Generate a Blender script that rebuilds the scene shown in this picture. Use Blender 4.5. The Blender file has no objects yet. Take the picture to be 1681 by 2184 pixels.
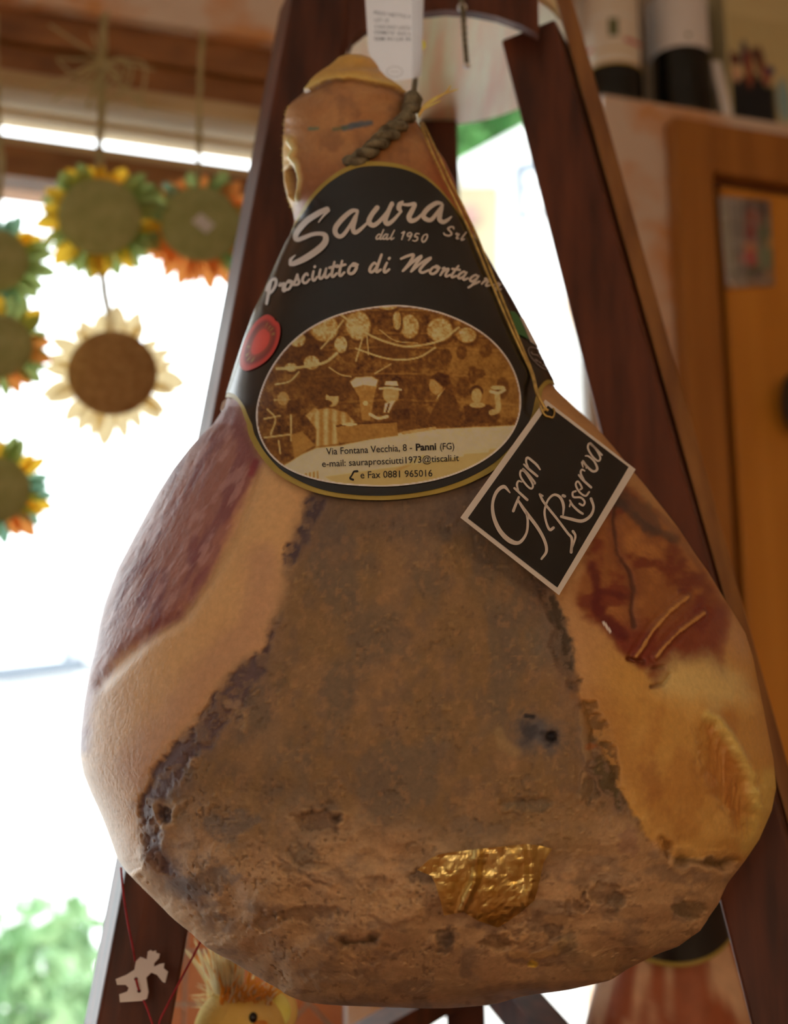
import bpy, bmesh, math, random
import numpy as np
from mathutils import Vector, Matrix
from mathutils.geometry import delaunay_2d_cdt

# ------------------------------------------------------------------ camera, world, lamps, exposure
SC = bpy.context.scene
COL = SC.collection
F, CX, CY = 3361.0, 840.5, 1092.0          # focal length and centre in pixels of the 1681 x 2184 frame
PITCH = math.radians(15.0)
CZ = 1.5
cd = bpy.data.cameras.new('camera')
cam = bpy.data.objects.new('camera', cd)
COL.objects.link(cam)
cam.location = (0, 0, CZ)
cam.rotation_euler = (math.pi / 2 + PITCH, 0, 0)
cd.sensor_fit = 'VERTICAL'
cd.lens = 35.0
cd.sensor_height = 2184 / F * 35.0
cd.sensor_width = 1681 / F * 35.0
cd.clip_start = 0.02
cd.dof.use_dof = True
cd.dof.focus_distance = 0.935
cd.dof.aperture_fstop = 3.3
SC.camera = cam

wd = bpy.data.worlds.new('sky'); SC.world = wd; wd.use_nodes = True
bg = wd.node_tree.nodes['Background']
bg.inputs[0].default_value = (0.93, 0.97, 1.0, 1)
bg.inputs[1].default_value = 4.6

def lamp(name, loc, target, size, power, colr, sy=None):
    l = bpy.data.lights.new(name, 'AREA')
    l.size = size
    if sy: l.shape = 'RECTANGLE'; l.size_y = sy
    l.energy = power; l.color = colr
    o = bpy.data.objects.new(name, l); COL.objects.link(o)
    o.location = loc
    d = Vector(target) - Vector(loc)
    o.rotation_euler = d.to_track_quat('-Z', 'Y').to_euler()
    return o
lamp('fill_light', (1.5, -0.9, 1.75), (0.25, 1.0, 1.6), 0.5, 6.8, (1.0, 0.60, 0.28))  # unseen warm fill added behind the camera at eye level
lamp('fill_light', (-0.5, -1.4, 1.55), (-0.05, 1.0, 1.65), 0.8, 6.6, (1.0, 0.74, 0.54))  # second added fill, unseen, brightens the ham front from the left

SC.view_settings.view_transform = 'Standard'
SC.view_settings.look = 'None'
SC.view_settings.exposure = 0.0
SC.view_settings.gamma = 1.0
SC.view_settings.use_curve_mapping = False
SC.cycles.use_denoising = True
SC.cycles.max_bounces = 6
SC.cycles.sample_clamp_indirect = 6.0

random.seed(4)
RNG = np.random.default_rng(7)
sP, cP = math.sin(PITCH), math.cos(PITCH)

# ------------------------------------------------------------------ small helpers
def P(u, v, y):
    """world point with depth y that the photograph shows at pixel (u, v)"""
    dx = (u - CX) / F; uy = (CY - v) / F
    dy = cP - sP * uy; dz = sP + cP * uy
    t = y / dy
    return Vector((dx * t, y, CZ + dz * t))

def Pn(u, v, y):
    dx = (u - CX) / F; uy = (CY - v) / F
    t = y / (cP - sP * uy)
    return np.stack([dx * t, y + 0 * t, CZ + (sP + cP * uy) * t], -1)

def lin(c):
    out = []
    for x in c:
        x = x / 255.0
        out.append(x / 12.92 if x <= 0.04045 else ((x + 0.055) / 1.055) ** 2.4)
    return out
ILL = np.array([0.47, 0.34, 0.25])
def alb(r, g, b):
    """surface colour of a thing that looks (r, g, b) under the warm light of the room"""
    return tuple(float(min(0.92, x)) for x in np.array(lin((r, g, b))) / ILL)
def srgb(r, g, b):
    return tuple(lin((r, g, b)))

def mat(name, c1, c2=None, scale=20.0, rough=0.5, bump=0.0, bscale=None, metal=0.0, stretch=(1, 1, 1), detail=4.0,
        spec=0.5, coat=0.0, sss=0.0, attr=False, lo=0.35, hi=0.65):
    m = bpy.data.materials.new(name); m.use_nodes = True
    nt = m.node_tree; b = nt.nodes['Principled BSDF']
    b.inputs['Roughness'].default_value = rough
    b.inputs['Metallic'].default_value = metal
    b.inputs['Specular IOR Level'].default_value = spec
    b.inputs['Coat Weight'].default_value = coat
    if sss:
        b.inputs['Subsurface Weight'].default_value = sss
        b.inputs['Subsurface Radius'].default_value = (0.012, 0.006, 0.003)
        b.inputs['Subsurface Scale'].default_value = 1.0
    tc = nt.nodes.new('ShaderNodeTexCoord'); mp = nt.nodes.new('ShaderNodeMapping')
    mp.inputs['Scale'].default_value = stretch
    nt.links.new(tc.outputs['Object'], mp.inputs['Vector'])
    nz = nt.nodes.new('ShaderNodeTexNoise'); nz.inputs['Scale'].default_value = scale
    nz.inputs['Detail'].default_value = detail
    nt.links.new(mp.outputs[0], nz.inputs['Vector'])
    if attr:
        at = nt.nodes.new('ShaderNodeAttribute'); at.attribute_name = 'Col'
        mx = nt.nodes.new('ShaderNodeMix'); mx.data_type = 'RGBA'; mx.blend_type = 'MULTIPLY'
        mx.inputs[0].default_value = 1.0
        rp = nt.nodes.new('ShaderNodeValToRGB')
        rp.color_ramp.elements[0].position = 0.3; rp.color_ramp.elements[0].color = (c1,) * 3 + (1,)
        rp.color_ramp.elements[1].position = 0.7; rp.color_ramp.elements[1].color = (1, 1, 1, 1)
        nt.links.new(nz.outputs['Fac'], rp.inputs[0])
        nt.links.new(at.outputs['Color'], mx.inputs[6]); nt.links.new(rp.outputs[0], mx.inputs[7])
        nt.links.new(mx.outputs[2], b.inputs['Base Color'])
        if attr == 'rough':
            nt.links.new(at.outputs['Alpha'], b.inputs['Roughness'])
    else:
        c2 = c2 or tuple(x * 0.8 for x in c1)
        rp = nt.nodes.new('ShaderNodeValToRGB')
        rp.color_ramp.elements[0].position = lo; rp.color_ramp.elements[0].color = tuple(c1) + (1,)
        rp.color_ramp.elements[1].position = hi; rp.color_ramp.elements[1].color = tuple(c2) + (1,)
        nt.links.new(nz.outputs['Fac'], rp.inputs[0])
        nt.links.new(rp.outputs[0], b.inputs['Base Color'])
    if bump:
        n2 = nt.nodes.new('ShaderNodeTexNoise'); n2.inputs['Scale'].default_value = bscale or scale * 3
        n2.inputs['Detail'].default_value = 5
        nt.links.new(mp.outputs[0], n2.inputs['Vector'])
        bp = nt.nodes.new('ShaderNodeBump'); bp.inputs['Strength'].default_value = bump; bp.inputs['Distance'].default_value = 0.002
        nt.links.new(n2.outputs['Fac'], bp.inputs['Height']); nt.links.new(bp.outputs[0], b.inputs['Normal'])
    return m

def link(name, me, m=None, parent=None, smooth=False):
    o = bpy.data.objects.new(name, me); COL.objects.link(o)
    if m: me.materials.append(m)
    if parent is not None:
        o.parent = parent
        o.matrix_parent_inverse = parent.matrix_basis.inverted()
    if smooth: me.polygons.foreach_set('use_smooth', [True] * len(me.polygons))
    return o

def mesh(name, verts, faces, m=None, parent=None, smooth=False, cols=None):
    me = bpy.data.meshes.new(name)
    me.from_pydata([tuple(map(float, p)) for p in verts], [], [tuple(map(int, q)) for q in faces])
    me.update()
    if cols is not None:
        a = me.color_attributes.new('Col', 'FLOAT_COLOR', 'POINT')
        c = np.ones((len(verts), 4), np.float32); cols = np.asarray(cols, np.float32); c[:, :cols.shape[1]] = cols
        a.data.foreach_set('color', c.ravel())
    return link(name, me, m, parent, smooth)

def empty(name, loc=(0, 0, 0)):
    o = bpy.data.objects.new(name, None); COL.objects.link(o); o.location = loc; o.empty_display_size = 0.05
    return o

def tag(o, label, cat, group=None):
    o['label'] = label; o['category'] = cat
    if group: o['group'] = group
    return o
def struct(o):
    o['kind'] = 'structure'; return o

class G:
    """collects shapes for one mesh"""
    def __init__(s): s.v = []; s.f = []
    def add(s, vs, fs):
        n = len(s.v); s.v += [tuple(p) for p in vs]; s.f += [tuple(i + n for i in q) for q in fs]; return s
    def hexa(s, a, b):
        """prism between two quads a (4 points) and b (4 points)"""
        return s.add(list(a) + list(b), [(3, 2, 1, 0), (4, 5, 6, 7), (0, 1, 5, 4), (1, 2, 6, 5), (2, 3, 7, 6), (3, 0, 4, 7)])
    def box(s, lo, hi):
        x0, y0, z0 = lo; x1, y1, z1 = hi
        return s.hexa([(x0, y0, z0), (x1, y0, z0), (x1, y1, z0), (x0, y1, z0)], [(x0, y0, z1), (x1, y0, z1), (x1, y1, z1), (x0, y1, z1)])
    def tube(s, pts, r, n=8, cap=True):
        pts = [Vector(p) for p in pts]; N = len(pts)
        rs = r if hasattr(r, '__len__') else [r] * N
        up = Vector((0.13, 0.21, 0.97)); vs = []
        for i, p in enumerate(pts):
            t = (pts[min(i + 1, N - 1)] - pts[max(i - 1, 0)])
            if t.length < 1e-9: t = Vector((0, 0, 1))
            t.normalize()
            a = t.cross(up)
            if a.length < 0.05: a = t.cross(Vector((1, 0, 0)))
            a.normalize(); b = t.cross(a); up = a.cross(t) if False else up
            for k in range(n):
                w = 2 * math.pi * k / n
                vs.append(p + (a * math.cos(w) + b * math.sin(w)) * rs[i])
        fs = [(i * n + k, i * n + (k + 1) % n, (i + 1) * n + (k + 1) % n, (i + 1) * n + k) for i in range(N - 1) for k in range(n)]
        if cap: fs += [tuple(range(n - 1, -1, -1)), tuple(range((N - 1) * n, N * n))]
        return s.add(vs, fs)
    def lathe(s, prof, c=(0, 0, 0), n=32):
        vs = []
        for r, z in prof:
            for k in range(n):
                w = 2 * math.pi * k / n
                vs.append((c[0] + r * math.cos(w), c[1] + r * math.sin(w), c[2] + z))
        N = len(prof)
        fs = [(i * n + k, i * n + (k + 1) % n, (i + 1) * n + (k + 1) % n, (i + 1) * n + k) for i in range(N - 1) for k in range(n)]
        fs += [tuple(range(n - 1, -1, -1)), tuple(range((N - 1) * n, N * n))]
        return s.add(vs, fs)
    def ball(s, c, r, n=16, m=10, rot=None):
        r = r if hasattr(r, '__len__') else (r, r, r)
        vs = []
        for i in range(m + 1):
            th = math.pi * i / m
            for k in range(n):
                w = 2 * math.pi * k / n
                p = Vector((r[0] * math.sin(th) * math.cos(w), r[1] * math.sin(th) * math.sin(w), r[2] * math.cos(th)))
                if rot: p = rot @ p
                vs.append(p + Vector(c))
        fs = [(i * n + k, (i + 1) * n + k, (i + 1) * n + (k + 1) % n, i * n + (k + 1) % n) for i in range(m) for k in range(n)]
        return s.add(vs, fs)
    def build(s, name, m=None, parent=None, smooth=False, bevel=0.0, cols=None):
        o = mesh(name, s.v, s.f, m, parent, smooth, cols)
        bm = bmesh.new(); bm.from_mesh(o.data)
        bmesh.ops.remove_doubles(bm, verts=bm.verts, dist=1e-7)
        if bevel: bmesh.ops.bevel(bm, geom=list(bm.edges), offset=bevel, segments=2, affect='EDGES', profile=0.6)
        bmesh.ops.recalc_face_normals(bm, faces=bm.faces)
        bm.to_mesh(o.data); bm.free()
        return o

def catmull(pts, n=8):
    p = [np.array(q, float) for q in pts]
    if len(p) == 2: return [p[0] + (p[1] - p[0]) * t for t in np.linspace(0, 1, n + 1)]
    q = [2 * p[0] - p[1]] + p + [2 * p[-1] - p[-2]]; out = []
    for i in range(1, len(q) - 2):
        for t in np.linspace(0, 1, n, endpoint=False):
            a, b, c, d = q[i - 1], q[i], q[i + 1], q[i + 2]
            out.append(0.5 * (2 * b + (c - a) * t + (2 * a - 5 * b + 4 * c - d) * t * t + (3 * b - a - 3 * c + d) * t ** 3))
    out.append(p[-1]); return out

def stroke(pts, w, n=7):
    """flat pen stroke in 2-D: returns points and faces; w = one width or one for each point"""
    c = catmull(pts, n); N = len(c)
    ws = np.interp(np.linspace(0, 1, N), np.linspace(0, 1, len(w)), w) if hasattr(w, '__len__') else np.full(N, float(w))
    vs, fs = [], []
    for i in range(N):
        t = c[min(i + 1, N - 1)] - c[max(i - 1, 0)]; L = math.hypot(*t) or 1; nn = np.array([-t[1], t[0]]) / L
        vs += [c[i] + nn * ws[i] / 2, c[i] - nn * ws[i] / 2]
    fs = [(2 * i, 2 * i + 1, 2 * i + 3, 2 * i + 2) for i in range(N - 1)]
    for e in (0, N - 1):
        k = len(vs); vs.append(c[e]); m = 8
        for j in range(m):
            vs.append(c[e] + ws[e] / 2 * np.array([math.cos(2 * math.pi * j / m), math.sin(2 * math.pi * j / m)]))
        fs += [(k, k + 1 + j, k + 1 + (j + 1) % m) for j in range(m)]
    return vs, fs

def hash2(ix, iy, seed):
    h = (ix.astype(np.int64) * 374761393 + iy.astype(np.int64) * 668265263 + seed * 1442695041) & 0xffffffff
    h = ((h ^ (h >> 13)) * 1274126177) & 0xffffffff
    return ((h ^ (h >> 16)) & 0xffff) / 65535.0
def vnoise(x, y, seed=0):
    ix = np.floor(x); iy = np.floor(y); fx = x - ix; fy = y - iy
    fx = fx * fx * fx * (fx * (fx * 6 - 15) + 10); fy = fy * fy * fy * (fy * (fy * 6 - 15) + 10)
    ix = ix.astype(np.int64); iy = iy.astype(np.int64)
    a = hash2(ix, iy, seed); b = hash2(ix + 1, iy, seed); c = hash2(ix, iy + 1, seed); d = hash2(ix + 1, iy + 1, seed)
    return (a + (b - a) * fx) * (1 - fy) + (c + (d - c) * fx) * fy
def fbm(x, y, seed=0, o=4):
    s = 0; a = 0.5; t = 0
    for k in range(o):
        s = s + a * vnoise(x * 2 ** k + 17.3 * k, y * 2 ** k - 9.1 * k, seed + k); t += a; a *= 0.5
    return s / t
def sstep(a, b, x):
    t = np.clip((x - a) / (b - a), 0, 1); return t * t * (3 - 2 * t)
def seg_dist(px, py, a, b):
    ax, ay = a; bx, by = b; dx, dy = bx - ax, by - ay; L = dx * dx + dy * dy + 1e-9
    t = np.clip(((px - ax) * dx + (py - ay) * dy) / L, 0, 1)
    return np.hypot(px - ax - t * dx, py - ay - t * dy)
def poly_sd(px, py, poly):
    """signed distance to a polygon, positive inside"""
    d = np.full(px.shape, 1e9); ins = np.zeros(px.shape, bool); n = len(poly)
    for i in range(n):
        a, b = poly[i], poly[(i + 1) % n]
        d = np.minimum(d, seg_dist(px, py, a, b))
        c = ((a[1] > py) != (b[1] > py)) & (px < (b[0] - a[0]) * (py - a[1]) / (b[1] - a[1] + 1e-12) + a[0])
        ins ^= c
    return np.where(ins, d, -d)
def line_d(px, py, pts):
    d = np.full(px.shape, 1e9)
    for a, b in zip(pts[:-1], pts[1:]): d = np.minimum(d, seg_dist(px, py, a, b))
    return d

# ------------------------------------------------------------------ materials
M_wood = mat('dark_stained_wood', alb(44, 17, 7), alb(72, 31, 14), 9, 0.45, 0.12, 30, stretch=(6, 6, 0.7), spec=0.3)
M_wood_light = mat('stained_wood_disc', alb(188, 122, 80), alb(214, 148, 104), 9, 0.3, 0.1, 30, stretch=(8, 1, 1))
M_plaster = mat('ragged_plaster', (0.74, 0.37, 0.15), (0.80, 0.66, 0.54), 11, 0.85, 0.25, 40, lo=0.36, hi=0.54)
M_cream = mat('cream_paint', (0.74, 0.58, 0.40), (0.8, 0.64, 0.45), 6, 0.8, 0.05)
M_white = mat('white_paint', (0.75, 0.73, 0.69), (0.7, 0.68, 0.63), 6, 0.8)
M_door = mat('orange_wood', alb(116, 63, 18), alb(132, 75, 25), 5, 0.4, 0.06, 20, stretch=(7, 7, 0.6))
M_frame = mat('window_wood', alb(88, 48, 21), alb(116, 67, 31), 5, 0.5, 0.08, 20, stretch=(1, 6, 6))
M_frame2 = mat('window_wood_pale', alb(136, 100, 62), alb(150, 114, 76), 5, 0.5, 0.05, 20, stretch=(1, 6, 6))
M_floor = mat('terracotta_floor', alb(120, 70, 40), alb(140, 85, 50), 5, 0.6)
M_black = mat('label_black', (0.010, 0.011, 0.010), (0.014, 0.013, 0.011), 8, 0.22, spec=0.6)
M_gold = mat('label_gold', alb(122, 92, 32), alb(132, 102, 40), 30, 0.4)
M_ink = mat('label_white_ink', (0.70, 0.67, 0.63), (0.74, 0.70, 0.66), 30, 0.5)
M_dark_ink = mat('dark_ink', (0.012, 0.012, 0.014), (0.02, 0.02, 0.02), 30, 0.6)
M_print = mat('printed_picture', 0.93, scale=150, rough=0.55, attr=True, spec=0.25)
M_paper = mat('white_paper', (0.74, 0.72, 0.68), (0.8, 0.78, 0.74), 15, 0.7)
M_rope = mat('grey_twine', alb(64, 50, 32), alb(98, 80, 54), 150, 0.9, 0.6, 400)
M_gthread = mat('gold_thread', alb(128, 92, 40), alb(164, 122, 58), 200, 0.4, metal=0.3)
M_red = mat('red_thread', (0.33, 0.02, 0.03), (0.42, 0.03, 0.04), 200, 0.8)
M_foil = mat('gold_foil', (0.80, 0.62, 0.18), (0.90, 0.74, 0.30), 60, 0.36, metal=1.0)
M_glassb = mat('dark_bottle_glass', (0.008, 0.010, 0.008), (0.012, 0.014, 0.01), 5, 0.08)

def glass_mat():
    m = bpy.data.materials.new('window_glass'); m.use_nodes = True
    nt = m.node_tree; nt.nodes.remove(nt.nodes['Principled BSDF'])
    out = nt.nodes['Material Output']
    t = nt.nodes.new('ShaderNodeBsdfTransparent'); g = nt.nodes.new('ShaderNodeBsdfGlossy'); g.inputs['Roughness'].default_value = 0.02
    fr = nt.nodes.new('ShaderNodeFresnel'); fr.inputs[0].default_value = 1.35
    t.inputs[0].default_value = (0.97, 0.985, 0.98, 1)
    mx = nt.nodes.new('ShaderNodeMixShader')
    nt.links.new(fr.outputs[0], mx.inputs[0]); nt.links.new(t.outputs[0], mx.inputs[1]); nt.links.new(g.outputs[0], mx.inputs[2])
    nt.links.new(mx.outputs[0], out.inputs[0])
    return m
M_glass = glass_mat()

# ------------------------------------------------------------------ the room
TH = math.radians(17.0)
P0 = Vector((0.3946, 2.1, 0)); WD = Vector((math.cos(TH), math.sin(TH), 0)); WN = Vector((-math.sin(TH), math.cos(TH), 0))
def W(s, z, d): return P0 + WD * s + WN * d + Vector((0, 0, z))
def wpx(u, v, d=0.0):
    r = Vector(((u - CX) / F, cP - sP * (CY - v) / F, sP + cP * (CY - v) / F))
    t = (P0.dot(WN) + d) / r.dot(WN)
    p = r * t
    return (p - P0).dot(WD), p.z + CZ
def wbox(g, s0, s1, z0, z1, d0, d1):
    return g.hexa([W(s0, z0, d0), W(s1, z0, d0), W(s1, z0, d1), W(s0, z0, d1)], [W(s0, z1, d0), W(s1, z1, d0), W(s1, z1, d1), W(s0, z1, d1)])

S_L, S_R = -4.17, 2.72
HC = 3.0
z_at = lambda v, u=270: wpx(u, v)[1]
zA = z_at(37)
s_jamb = wpx(1300, 600)[0]
s_p0 = wpx(690, 1500)[0]; s_p1 = wpx(850, 1500)[0]
z_sh = 0.5 * (wpx(1300, 196)[1] + wpx(1660, 270)[1])
z_sill = 1.0
def slab(z0, z1):
    q = [(-3.6, -2.6), (3.0, -2.6), tuple(W((3.0 - 0.3946) / WD.x + 0.05, 0, 0.16).xy), tuple(W((-3.6 - 0.3946) / WD.x - 0.05, 0, 0.16).xy)]
    return G().hexa([(x, y, z0) for x, y in q], [(x, y, z1) for x, y in q])
struct(slab(-0.1, 0.0).build('floor', M_floor))
struct(slab(HC, HC + 0.1).build('ceiling', M_white))
struct(G().box((-3.7, -2.6, 0), (-3.6, 0.86, HC)).build('wall_left', M_plaster))
struct(G().box((3.0, -2.6, 0), (3.1, 2.9, HC)).build('wall_right', M_plaster))
struct(G().box((-3.6, -2.7, 0), (3.0, -2.6, HC)).build('wall_front', M_plaster))
g = G()
zD = 2.9
wbox(g, S_L, s_p1, zA, HC, 0, 0.16)                   # plaster above the window
wbox(g, s_p1, s_jamb, zD, HC, 0, 0.16)                # and above the door
wbox(g, S_L, s_p1, 0, z_sill, 0, 0.16)                # below the window
wbox(g, s_p0, s_p1, z_sill, zA, 0.0, 0.16)            # pier
wbox(g, s_jamb, S_R, 0, z_sh, 0, 0.06)                # right part, its top carries the bottles
wbox(g, s_jamb, S_R, 0, z_sh, 0.06, 0.16)
wb = struct(g.build('wall_back', M_plaster))
struct(wbox(G(), s_jamb + 0.012, S_R, z_sh, HC, 0.13, 0.16).build('wall_niche', M_cream))

# window with its timber members, measured on the photograph
win = empty('window_1', W(-0.9, z_sill, 0.05)); struct(win)
for nm, va, vb, d0, d1, m in (('head_beam', 37, 103, 0.02, 0.12, M_frame), ('head_beam', 103, 160, 0.035, 0.12, M_frame),
                              ('ledge', 160, 196, 0.03, 0.12, M_frame2), ('glazing_bar', 216, 231, 0.06, 0.10, M_frame2),
                              ('lower_ledge', 287, 310, 0.045, 0.12, M_frame2), ('transom', 310, 376, 0.04, 0.12, M_frame)):
    wbox(G(), S_L + 0.02, s_p0, z_at(vb), z_at(va), d0, d1).build(nm, m, win, bevel=0.003)
wbox(G(), S_L + 0.02, s_p0, z_at(287), z_at(196), 0.078, 0.082).build('upper_pane', M_glass, win)
wbox(G(), S_L + 0.02, s_p0, z_sill, z_at(376), 0.078, 0.082).build('pane', M_glass, win)
# glazed shop door to the right of the pier
zd = z_at(60, 1000)
dr = empty('door_1', W((s_p1 + s_jamb) / 2, 0, 0.06)); struct(dr)
wbox(G(), s_p1, s_p1 + 0.03, 0, zD, 0.06, 0.11).build('jamb', M_frame, dr, bevel=0.003)
wbox(G(), s_jamb - 0.012, s_jamb + 0.0, 0, zD, 0.062, 0.11).build('jamb', M_white, dr, bevel=0.003)
wbox(G(), s_p1 + 0.03, s_jamb - 0.012, zD - 0.09, zD, 0.06, 0.11).build('head_rail', M_frame, dr, bevel=0.003)
wbox(G(), s_p1 + 0.03, s_jamb - 0.012, 0, 0.35, 0.06, 0.11).build('kick_board', M_frame, dr, bevel=0.003)
wbox(G(), s_p1 + 0.03, s_jamb - 0.012, 0.35, zD - 0.09, 0.082, 0.086).build('pane', M_glass, dr)

# wooden door on the right-hand part of the wall
sd0 = wpx(1427, 500)[0]; zd1 = 0.5 * (wpx(1430, 274)[1] + wpx(1660, 308)[1])
sd1 = sd0 + 0.75
sp = wpx(1525, 700)[0]; zp = 0.5 * (wpx(1525, 398)[1] + wpx(1670, 428)[1])
d2 = empty('door_2', W(sd0, 0, -0.02)); struct(d2)
wbox(G(), sd0, sp - 0.008, 0, zd1, -0.035, -0.001).build('stile', M_door, d2, bevel=0.003)
wbox(G(), sd1 - 0.09, sd1, 0, zd1, -0.035, -0.001).build('stile', M_door, d2, bevel=0.003)
wbox(G(), sp - 0.008, sd1 - 0.09, zp + 0.008, zd1, -0.033, -0.001).build('top_rail', M_door, d2, bevel=0.003)
wbox(G(), sp - 0.008, sd1 - 0.09, 0, 0.2, -0.033, -0.001).build('bottom_rail', M_door, d2, bevel=0.003)
M_door2 = mat('orange_wood_panel', alb(148, 84, 20), alb(162, 96, 28), 4, 0.38, 0.05, 20, stretch=(5, 5, 0.5))
wbox(G(), sp - 0.008, sd1 - 0.09, 0.2, zp + 0.008, -0.008, -0.001).build('back_panel', mat('groove_brown', alb(62, 28, 8), alb(72, 34, 12)), d2)
wbox(G(), sp + 0.008, sd1 - 0.106, 0.216, zp - 0.008, -0.026, -0.006).build('raised_panel', M_door2, d2, bevel=0.006)
sk, zk = wpx(1694, 860, -0.05)
kb = G(); kb.ball(W(sk, zk, -0.055), (0.022, 0.022, 0.045)); kb.tube([W(sk, zk, -0.02), W(sk, zk, -0.05)], 0.008)
kb.build('door_knob', mat('dark_metal', (0.03, 0.022, 0.015), (0.05, 0.035, 0.02), 20, 0.4), d2, smooth=True)

# counter below the frame: everything on it rests here
ct = tag(empty('counter', (0, 1.4, 0)), 'brown wooden shop counter under the ham stand', 'counter')
ZC = 1.2
G().box((-0.8, 0.86, ZC - 0.04), (0.55, 1.72, ZC)).build('counter_top', M_wood, ct, bevel=0.004)
G().box((-0.76, 0.9, 0.0), (0.51, 1.68, ZC - 0.04)).build('counter_body', M_frame, ct, bevel=0.004)

# ------------------------------------------------------------------ outside
M_out = mat('street_white', (0.82, 0.82, 0.8), (0.78, 0.78, 0.77), 1.5, 0.9)
M_leaf = mat('leaf_green', (0.05, 0.17, 0.04), (0.11, 0.28, 0.07), 3, 0.6, lo=0.4, hi=0.6)
M_leaf2 = mat('leaf_pale', (0.16, 0.34, 0.14), (0.28, 0.46, 0.24), 3, 0.6)
G().box((-14, 3.3, -0.12), (14, 30, -0.02)).build('street', M_out)['kind'] = 'structure'
def facade(pts, y, t, nm, m, parent):
    a = [P(u, v, y) for u, v in pts]; b = [p + Vector((0, t, 0)) for p in a]; n = len(a)
    return mesh(nm, a + b, [tuple(range(n)), tuple(range(2 * n - 1, n - 1, -1))] + [(i, i + n, (i + 1) % n + n, (i + 1) % n) for i in range(n)], m, parent)
bld = tag(empty('white_building', P(1050, 1800, 6.0)), 'sunlit white building with sloping roof edge seen through the glass door', 'building')
facade([(700, 505), (1120, 278), (1480, 88), (1480, 2960), (700, 2960)], 6.0, 0.5, 'facade_wall', M_out, bld)
facade([(690, 500), (1120, 268), (1490, 70), (1490, 90), (1120, 290), (690, 522)], 5.9, 0.1, 'roof_edge', M_out, bld)
M_blue = mat('window_grey', (0.15, 0.18, 0.22), (0.18, 0.21, 0.25), 3, 0.5)
facade([(1098, 350), (1200, 330), (1200, 440), (1105, 468)], 5.97, 0.1, 'building_window', M_blue, bld)
facade([(1122, 372), (1160, 364), (1160, 388), (1122, 396)], 5.94, 0.05, 'pane', M_out, bld)
facade([(1122, 408), (1160, 398), (1160, 440), (1122, 450)], 5.94, 0.05, 'pane', M_out, bld)
facade([(930, 398), (1066, 394), (1062, 820), (930, 820)], 5.97, 0.1, 'yellow_panel', mat('pale_yellow', (0.29, 0.25, 0.15), (0.33, 0.28, 0.18), 2, 0.8), bld)
facade([(990, 440), (1010, 436), (1024, 470), (1000, 480)], 5.95, 0.05, 'red_mark', mat('pale_red', (0.28, 0.15, 0.13), (0.3, 0.18, 0.16), 2, 0.8), bld)

def foliage(name, c, r, n, leaf, m, lab, cat, seed):
    rg = random.Random(seed); g = G()
    for i in range(n):
        th = rg.uniform(0, 2 * math.pi); z = rg.uniform(-1, 1); k = rg.uniform(0.55, 1.0) * (1 + 0.2 * math.sin(5 * th + 3 * z))
        q = math.sqrt(1 - z * z)
        p = Vector((c[0] + r[0] * q * math.cos(th) * k, c[1] + r[1] * q * math.sin(th) * k, c[2] + r[2] * z * k))
        a = Vector((rg.gauss(0, 1), rg.gauss(0, 1), rg.gauss(0, 1))).normalized() * leaf
        b = Vector((rg.gauss(0, 1), rg.gauss(0, 1), rg.gauss(0, 1))); b = (b - a * b.dot(a) / a.dot(a)).normalized() * leaf * 0.45
        g.add([p - a, p - b, p + a, p + b], [(0, 1, 2), (0, 2, 3)])
    e = tag(empty(name, (c[0], c[1], 0)), lab, cat)
    o = g.build('foliage', m, e); o['kind'] = 'stuff'
    G().tube([(c[0], c[1], 0), (c[0] + 0.03, c[1], c[2] * 0.5), (c[0], c[1], c[2])], [r[0] * 0.07, r[0] * 0.06, r[0] * 0.03]).build('trunk', M_wood, e)
    return e
tp = P(1010, 300, 11.0)
foliage('leafy_tree', (tp.x, 11.0, tp.z), (1.5, 1.5, 1.6), 5000, 0.17, M_leaf, 'green leafy tree rising behind the white building', 'tree', 3)
hp = P(110, 2160, 4.5)
foliage('garden_shrub', (hp.x - 0.03, 4.5, hp.z), (0.20, 0.3, 0.32), 900, 0.045, M_leaf2, 'pale green shrub outside the window at lower left', 'shrub', 5)
# pale house across the street, nearly lost in the light
cr = tag(empty('pale_house', P(40, 3010, 7.0)), 'overexposed pale house with grey eave and round dish outside the window at left', 'building')
M_car = mat('house_white', (0.8, 0.81, 0.83), (0.76, 0.78, 0.8), 3, 0.8)
facade([(-900, 1380), (0, 1430), (150, 1418), (150, 2990), (-900, 2990)], 7.0, 0.5, 'house_wall', M_car, cr)
facade([(-900, 1376), (0, 1420), (178, 1400), (178, 1422), (0, 1448), (-900, 1404)], 6.9, 0.12, 'eave', mat('eave_grey', (0.15, 0.18, 0.22), (0.17, 0.2, 0.24), 3, 0.8), cr)
wc = P(205, 1362, 6.95)
g = G(); g.tube([(wc.x + 0.155 * math.cos(a), 6.93, wc.z + 0.155 * math.sin(a)) for a in np.linspace(0, 2 * math.pi, 25)], 0.016, 6, False)
g.build('dish_rim', mat('dish_grey', (0.2, 0.24, 0.28), (0.22, 0.26, 0.3), 3, 0.6), cr, smooth=True)
g = G(); g.ball((wc.x, 6.96, wc.z), (0.15, 0.02, 0.15)); g.build('dish', M_car, cr, smooth=True)
G().tube([(wc.x, 6.97, wc.z), (wc.x - 0.15, 7.1, wc.z - 0.2)], 0.02).build('dish_arm', M_car, cr)

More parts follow.
